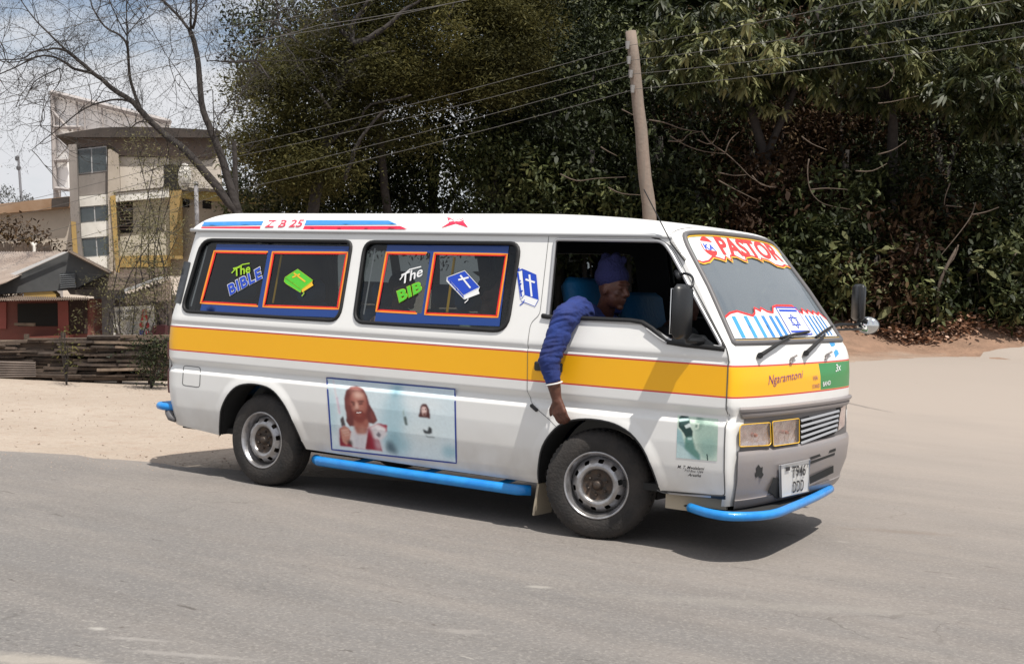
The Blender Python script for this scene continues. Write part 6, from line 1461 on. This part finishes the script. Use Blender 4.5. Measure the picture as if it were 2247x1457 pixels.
bp('plaster_pillar',mat('red_pillar',(.30,.085,.070),.9,var=(2,(.22,.07,.06),.8)),[[(485,620),(572,612),(580,900),(490,900)],[(-20,625),(50,625),(50,850),(-20,850)]],.04,.06,Q2,S1,P1)
bp('counter_ledge',mat('red_ledge',(.40,.14,.11),.9),[[(230,918),(578,902),(578,938),(230,955)]],.22,.25,Q2,S1,P1)
bp('serving_window',ocb,[[(145,640),(485,635),(487,828),(150,828)]],.03,.03,Q2,S1,P1)
bp('shelf_plank',timl,[[(118,800),(290,802),(288,828),(120,822)]],.3,.05,Q2,S1,P1)
bp('doorway',mat('door_dark',(.035,.018,.015),.9),[[(580,612),(730,606),(732,890),(582,892)]],.03,.03,Q2,S1,P1)
bp('ochre_gable_wall',och,[[(200,545),(350,468),(380,480),(470,560),(470,590),(200,590)]],.1,.2,Q2,S1,P1)
tinsheet('awning',[P1(*Q2([(-80,560)])[0],.0),P1(*Q2([(740,590)])[0],.0),P1(*Q2([(760,604)])[0],.8),P1(*Q2([(-80,612)])[0],.8)],rust,S1,44,.010)
tinsheet('roof',[P1(*Q2([(-420,200)])[0],-2.6),P1(*Q2([(575,203)])[0],-1.2),P1(*Q2([(60,455)])[0],.5),P1(*Q2([(-420,620)])[0],.5)],tin,S1,46,.010)
bp('verge_strip',tinb,[[(85,388),(530,203),(572,203),(130,398)]],.2,.02,Q2,S1,P1)
bp('gable',gab,[[(575,205),(912,378),(720,470),(620,520),(480,530),(200,545),(0,560),(-80,560),(-80,500),(0,478),(150,395)]],.12,.2,Q2,S1,P1)
tinsheet('roof',[P1(*Q2([(575,200)])[0],.35),P1(*Q2([(590,196)])[0],-2.5),P1(*Q2([(930,368)])[0],-2.5),P1(*Q2([(918,380)])[0],.35)],rust,S1,10,.02)
tinsheet('tin_patch',[P1(*Q2([(505,385)])[0],.2),P1(*Q2([(630,380)])[0],.2),P1(*Q2([(640,500)])[0],.2),P1(*Q2([(510,510)])[0],.2)],mat('grey_tin',(.20,.21,.22),.5,.4),S1,7,.025,False)
S2=tag(empty('shack',gbase(270,20.8)),'white walled shack with a low rusty roof beside the minibus tail','shack'); P2_=Plane(280,20.6,.05)
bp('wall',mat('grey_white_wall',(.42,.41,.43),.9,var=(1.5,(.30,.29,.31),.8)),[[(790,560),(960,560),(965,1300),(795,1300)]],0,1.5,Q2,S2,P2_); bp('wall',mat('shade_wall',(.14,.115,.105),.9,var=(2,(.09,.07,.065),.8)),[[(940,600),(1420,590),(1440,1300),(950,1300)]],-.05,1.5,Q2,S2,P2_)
tinsheet('roof',[P2_(*Q2([(640,515)])[0],.5),P2_(*Q2([(1020,530)])[0],.5),P2_(*Q2([(1440,370)])[0],-1.2),P2_(*Q2([(900,400)])[0],-1.2)],rust,S2,16,.02)
bp('fascia',roofd_,[[(560,515),(1040,524),(1040,560),(800,580),(590,560)]],.52,.1,Q2,S2,P2_)
bp('roof_beam',tinb,[[(1030,520),(1350,408),(1372,424),(1050,540)]],.6,.06,Q2,S2,P2_)
tinsheet('roof',[P2_(*Q2([(1050,560)])[0],.5),P2_(*Q2([(1440,430)])[0],.5),P2_(*Q2([(1440,610)])[0],.9),P2_(*Q2([(1060,640)])[0],.9)],rust,S2,12,.02)
bp('red_drum',mat('maroon_paint',(.10,.025,.03),.6),[[(1275,835),(1300,820),(1390,830),(1390,960),(1270,960)]],.5,.4,Q2,S2,P2_)
sg=bp('sign_board',wht,[[(955,668),(1290,650),(1310,905),(955,918)]],.34,.03,Q2,None,P2_); sg.parent=None; sg.location=(0,0,0)
tag(sg,'white driving school sign board with red and blue road sign pictures on the shack wall','sign')
SG=lambda a,b,o=0.: P2_(*Q2([(a,b)])[0],.35+o)
text('sign_word','VIEW DRIVING',[(975,735),(1168,722),(1170,682),(975,698)],SG,.004,M['ink'],sg,.02); text('sign_word','SCHOOL',[(1000,782),(1120,772),(1120,742),(1000,752)],SG,.004,M['ink'],sg,.02)
mr_ed=mat('sign_red',(.45,.04,.05),.6); mbl=mat('sign_blue',(.05,.06,.30),.6)
def sdec(nm,polys,m,o=.004):
    mb=MB()
    for q in polys: v_,f_=cdt(q); mb.add([SG(a,b,o) for a,b in v_],f_)
    return mb.build(nm,m,sg)
sdec('sign_learner_mark',[[(1196,700),(1208,690),(1204,782),(1184,782)],[(1222,690),(1232,700),(1246,780),(1226,782)]],mr_ed)
def circ(cx,cy,r,ry=None): return [(cx+r*math.cos(t),cy+(ry or r)*math.sin(t)) for t in np.linspace(0,2*math.pi,20,False)]
mb=MB(); mb.tube([SG(a,b,.01) for a,b in circ(1215,718,17,30)],.008,5,closed=True); mb.build('sign_wheel',mr_ed,sg)
for c in ((1190,818),(1240,820)): sdec('sign_disc',[circ(*c,17,25)],mr_ed)
sdec('sign_square',[[(1174,858),(1212,858),(1212,905),(1174,905)]],mbl); sdec('sign_disc',[circ(1240,884,16,25)],mr_ed); sdec('sign_bar',[[(1236,862),(1244,862),(1244,905),(1236,905)]],M['dwhite'],.008)
for k in range(6): sdec('sign_line',[[(1065,800+k*17),(1160,797+k*17),(1160,802+k*17),(1065,806+k*17)]],mat('sign_grey',(.25,.27,.30),.7) if k==0 else bpy.data.materials['sign_grey'])
# ---- fence of stacked waste planks
fe=tag(empty('plank_fence',gbase(150,17.6)),'low fence of stacked rough waste planks in front of the shacks','fence'); g=random.Random(77); FP=Plane(150,17.7,-.10)
mb=MB(); 
for row in range(17):
    x=-420.
    while x<380:
        ln=g.uniform(60,190); y0=829-row*5.6+g.uniform(-1,1); 
        if not (x<60 and row>14) and g.random()<.93:
            a=FP(x,y0,g.uniform(-.05,.1)); b=FP(x+ln,y0+g.uniform(-3,3),g.uniform(-.05,.1)); c=(a+b)/2; d=b-a; L0=np.linalg.norm(d); ry=math.atan2(d[2],math.hypot(d[0],d[1])); rz=math.atan2(d[1],d[0])
            mb.box(c,(L0,g.uniform(.03,.07),g.uniform(.022,.04)),rot=Matrix.Rotation(rz,3,'Z')@Matrix.Rotation(-ry,3,'Y')@Matrix.Rotation(g.uniform(-.35,.35),3,'X'),mi=0 if g.random()<.72 else 1)
        x+=ln*g.uniform(.7,1.0)
mb.build('planks',[tim,timl],fe)
for px in (-400,-300,-200,-100,-20,60,140,200,262,330): a=FP(px,842,-.1); b=FP(px-2,735+g.uniform(-6,6),-.1); mb=MB(); mb.tube([a,b],.035,7); mb.build('post',tim,fe); bp('backing_boards',mat('board_dark',(.035,.026,.022),.95),[[(-1600,950),(1400,935),(1400,1290),(-1600,1290)]],-.14,.03,Q2,fe,FP)
tinsheet('corrugated_sheet',[FP(-20,790,.14),FP(78,793,.14),FP(79,827,.14),FP(-20,829,.14)],mat('weathered_sheet',(.22,.18,.155),.8,var=(3,(.11,.09,.08),.9)),fe,7,.012,False)
# distant bushes and a palisade beyond the shack roof at far left
for i,(px,py,D_,rx,rz,lab) in enumerate(((20,560,33,1.3,.9,'dull brown tree beyond the shack roof at the left edge'),(5,445,60,1.6,.8,'distant grey green tree top beyond the side wing'))):
    tree(gbase(px,D_),lab,'distant trees at the left edge',[lobe(px,py,D_,rx,rz),lobe(px-60,py+40,D_,rx,rz)],'brown' if i==0 else 'grey',500,dict(MID,tr=.1),seed=90+i,shell=.1)
pf=tag(empty('palisade_fence',gbase(50,28)),'short row of rough sticks showing above the tin roof','fence'); mb=MB(); g=random.Random(5)
for k in range(40): px=-10+k*3.1+g.uniform(-1,1); mb.tube([atd(px,575,28),atd(px+g.uniform(-1,1),538+g.uniform(-6,8),28)],.025,5)
mb.tube([atd(-10,552,28.05),atd(115,550,28.05)],.02,5); mb.build('stakes',tim,pf)
mb=MB(); mb.tube([atd(76,560,27.5),atd(75,540,27.5),atd(70,533,27.5)],.03,6); mb.tube([atd(75,542,27.5),atd(80,534,27.5)],.022,6); fs=mb.build('forked_stick',wht,None,at=atd(76,560,27.5)); tag(fs,'pale forked stick above the tin roof','stick')
# ------------------------------------------------------------------ camera, sun, sky
cam=bpy.data.cameras.new('camera'); co=bpy.data.objects.new('camera',cam); COL.objects.link(co)
cam.sensor_width=36; cam.lens=CF/IW*36; cam.clip_end=2000; cam.clip_start=.1
mw=Matrix(((CR[0],CU[0],-CFW[0],CC[0]),(CR[1],CU[1],-CFW[1],CC[1]),(CR[2],CU[2],-CFW[2],CC[2]),(0,0,0,1)))
co.matrix_world=mw; SC.camera=co
sd=Vector((.42,-.20,1.0)).normalized()
sl_=bpy.data.lights.new('sun','SUN'); sl_.energy=5.0; sl_.angle=R(.6); sl_.color=(1,.95,.87)
so=bpy.data.objects.new('sun',sl_); COL.objects.link(so); so.rotation_euler=sd.to_track_quat('Z','Y').to_euler(); so.location=(0,0,30)
wd=bpy.data.worlds.new('World'); SC.world=wd; wd.use_nodes=True; N=wd.node_tree.nodes; L=wd.node_tree.links
bg=N['Background']; bg.inputs[1].default_value=.10
sk=N.new('ShaderNodeTexSky'); sk.sky_type='NISHITA'; sk.sun_disc=False; sk.sun_elevation=math.asin(sd.z); sk.sun_rotation=math.atan2(sd.x,sd.y); sk.dust_density=2.5; sk.altitude=1400
tc=N.new('ShaderNodeTexCoord'); mp=N.new('ShaderNodeMapping'); mp.inputs['Scale'].default_value=(1,1,2.2); mp.inputs['Location'].default_value=(.3,.1,.55)
L.new(tc.outputs['Generated'],mp.inputs[0])
n=N.new('ShaderNodeTexNoise'); n.inputs['Scale'].default_value=3.2; n.inputs['Detail'].default_value=9; n.inputs['Roughness'].default_value=.56; n.inputs['Distortion'].default_value=.3; L.new(mp.outputs[0],n.inputs['Vector'])
mr_=N.new('ShaderNodeMapRange'); mr_.interpolation_type='SMOOTHSTEP'; mr_.inputs[1].default_value=.32; mr_.inputs[2].default_value=.52; L.new(n.outputs[0],mr_.inputs[0])
c=mixc(N,L,mr_.outputs[0],sk.outputs[0],(7.6,7.7,8.0)); L.new(c,bg.inputs[0])
SC.view_settings.view_transform='Standard'; SC.view_settings.look='None'; SC.view_settings.exposure=0; SC.view_settings.gamma=1
SC.cycles.max_bounces=8; SC.cycles.transparent_max_bounces=16; SC.cycles.diffuse_bounces=3; SC.cycles.glossy_bounces=3
SC.cycles.sample_clamp_indirect=6
SC.cycles.use_denoising=True
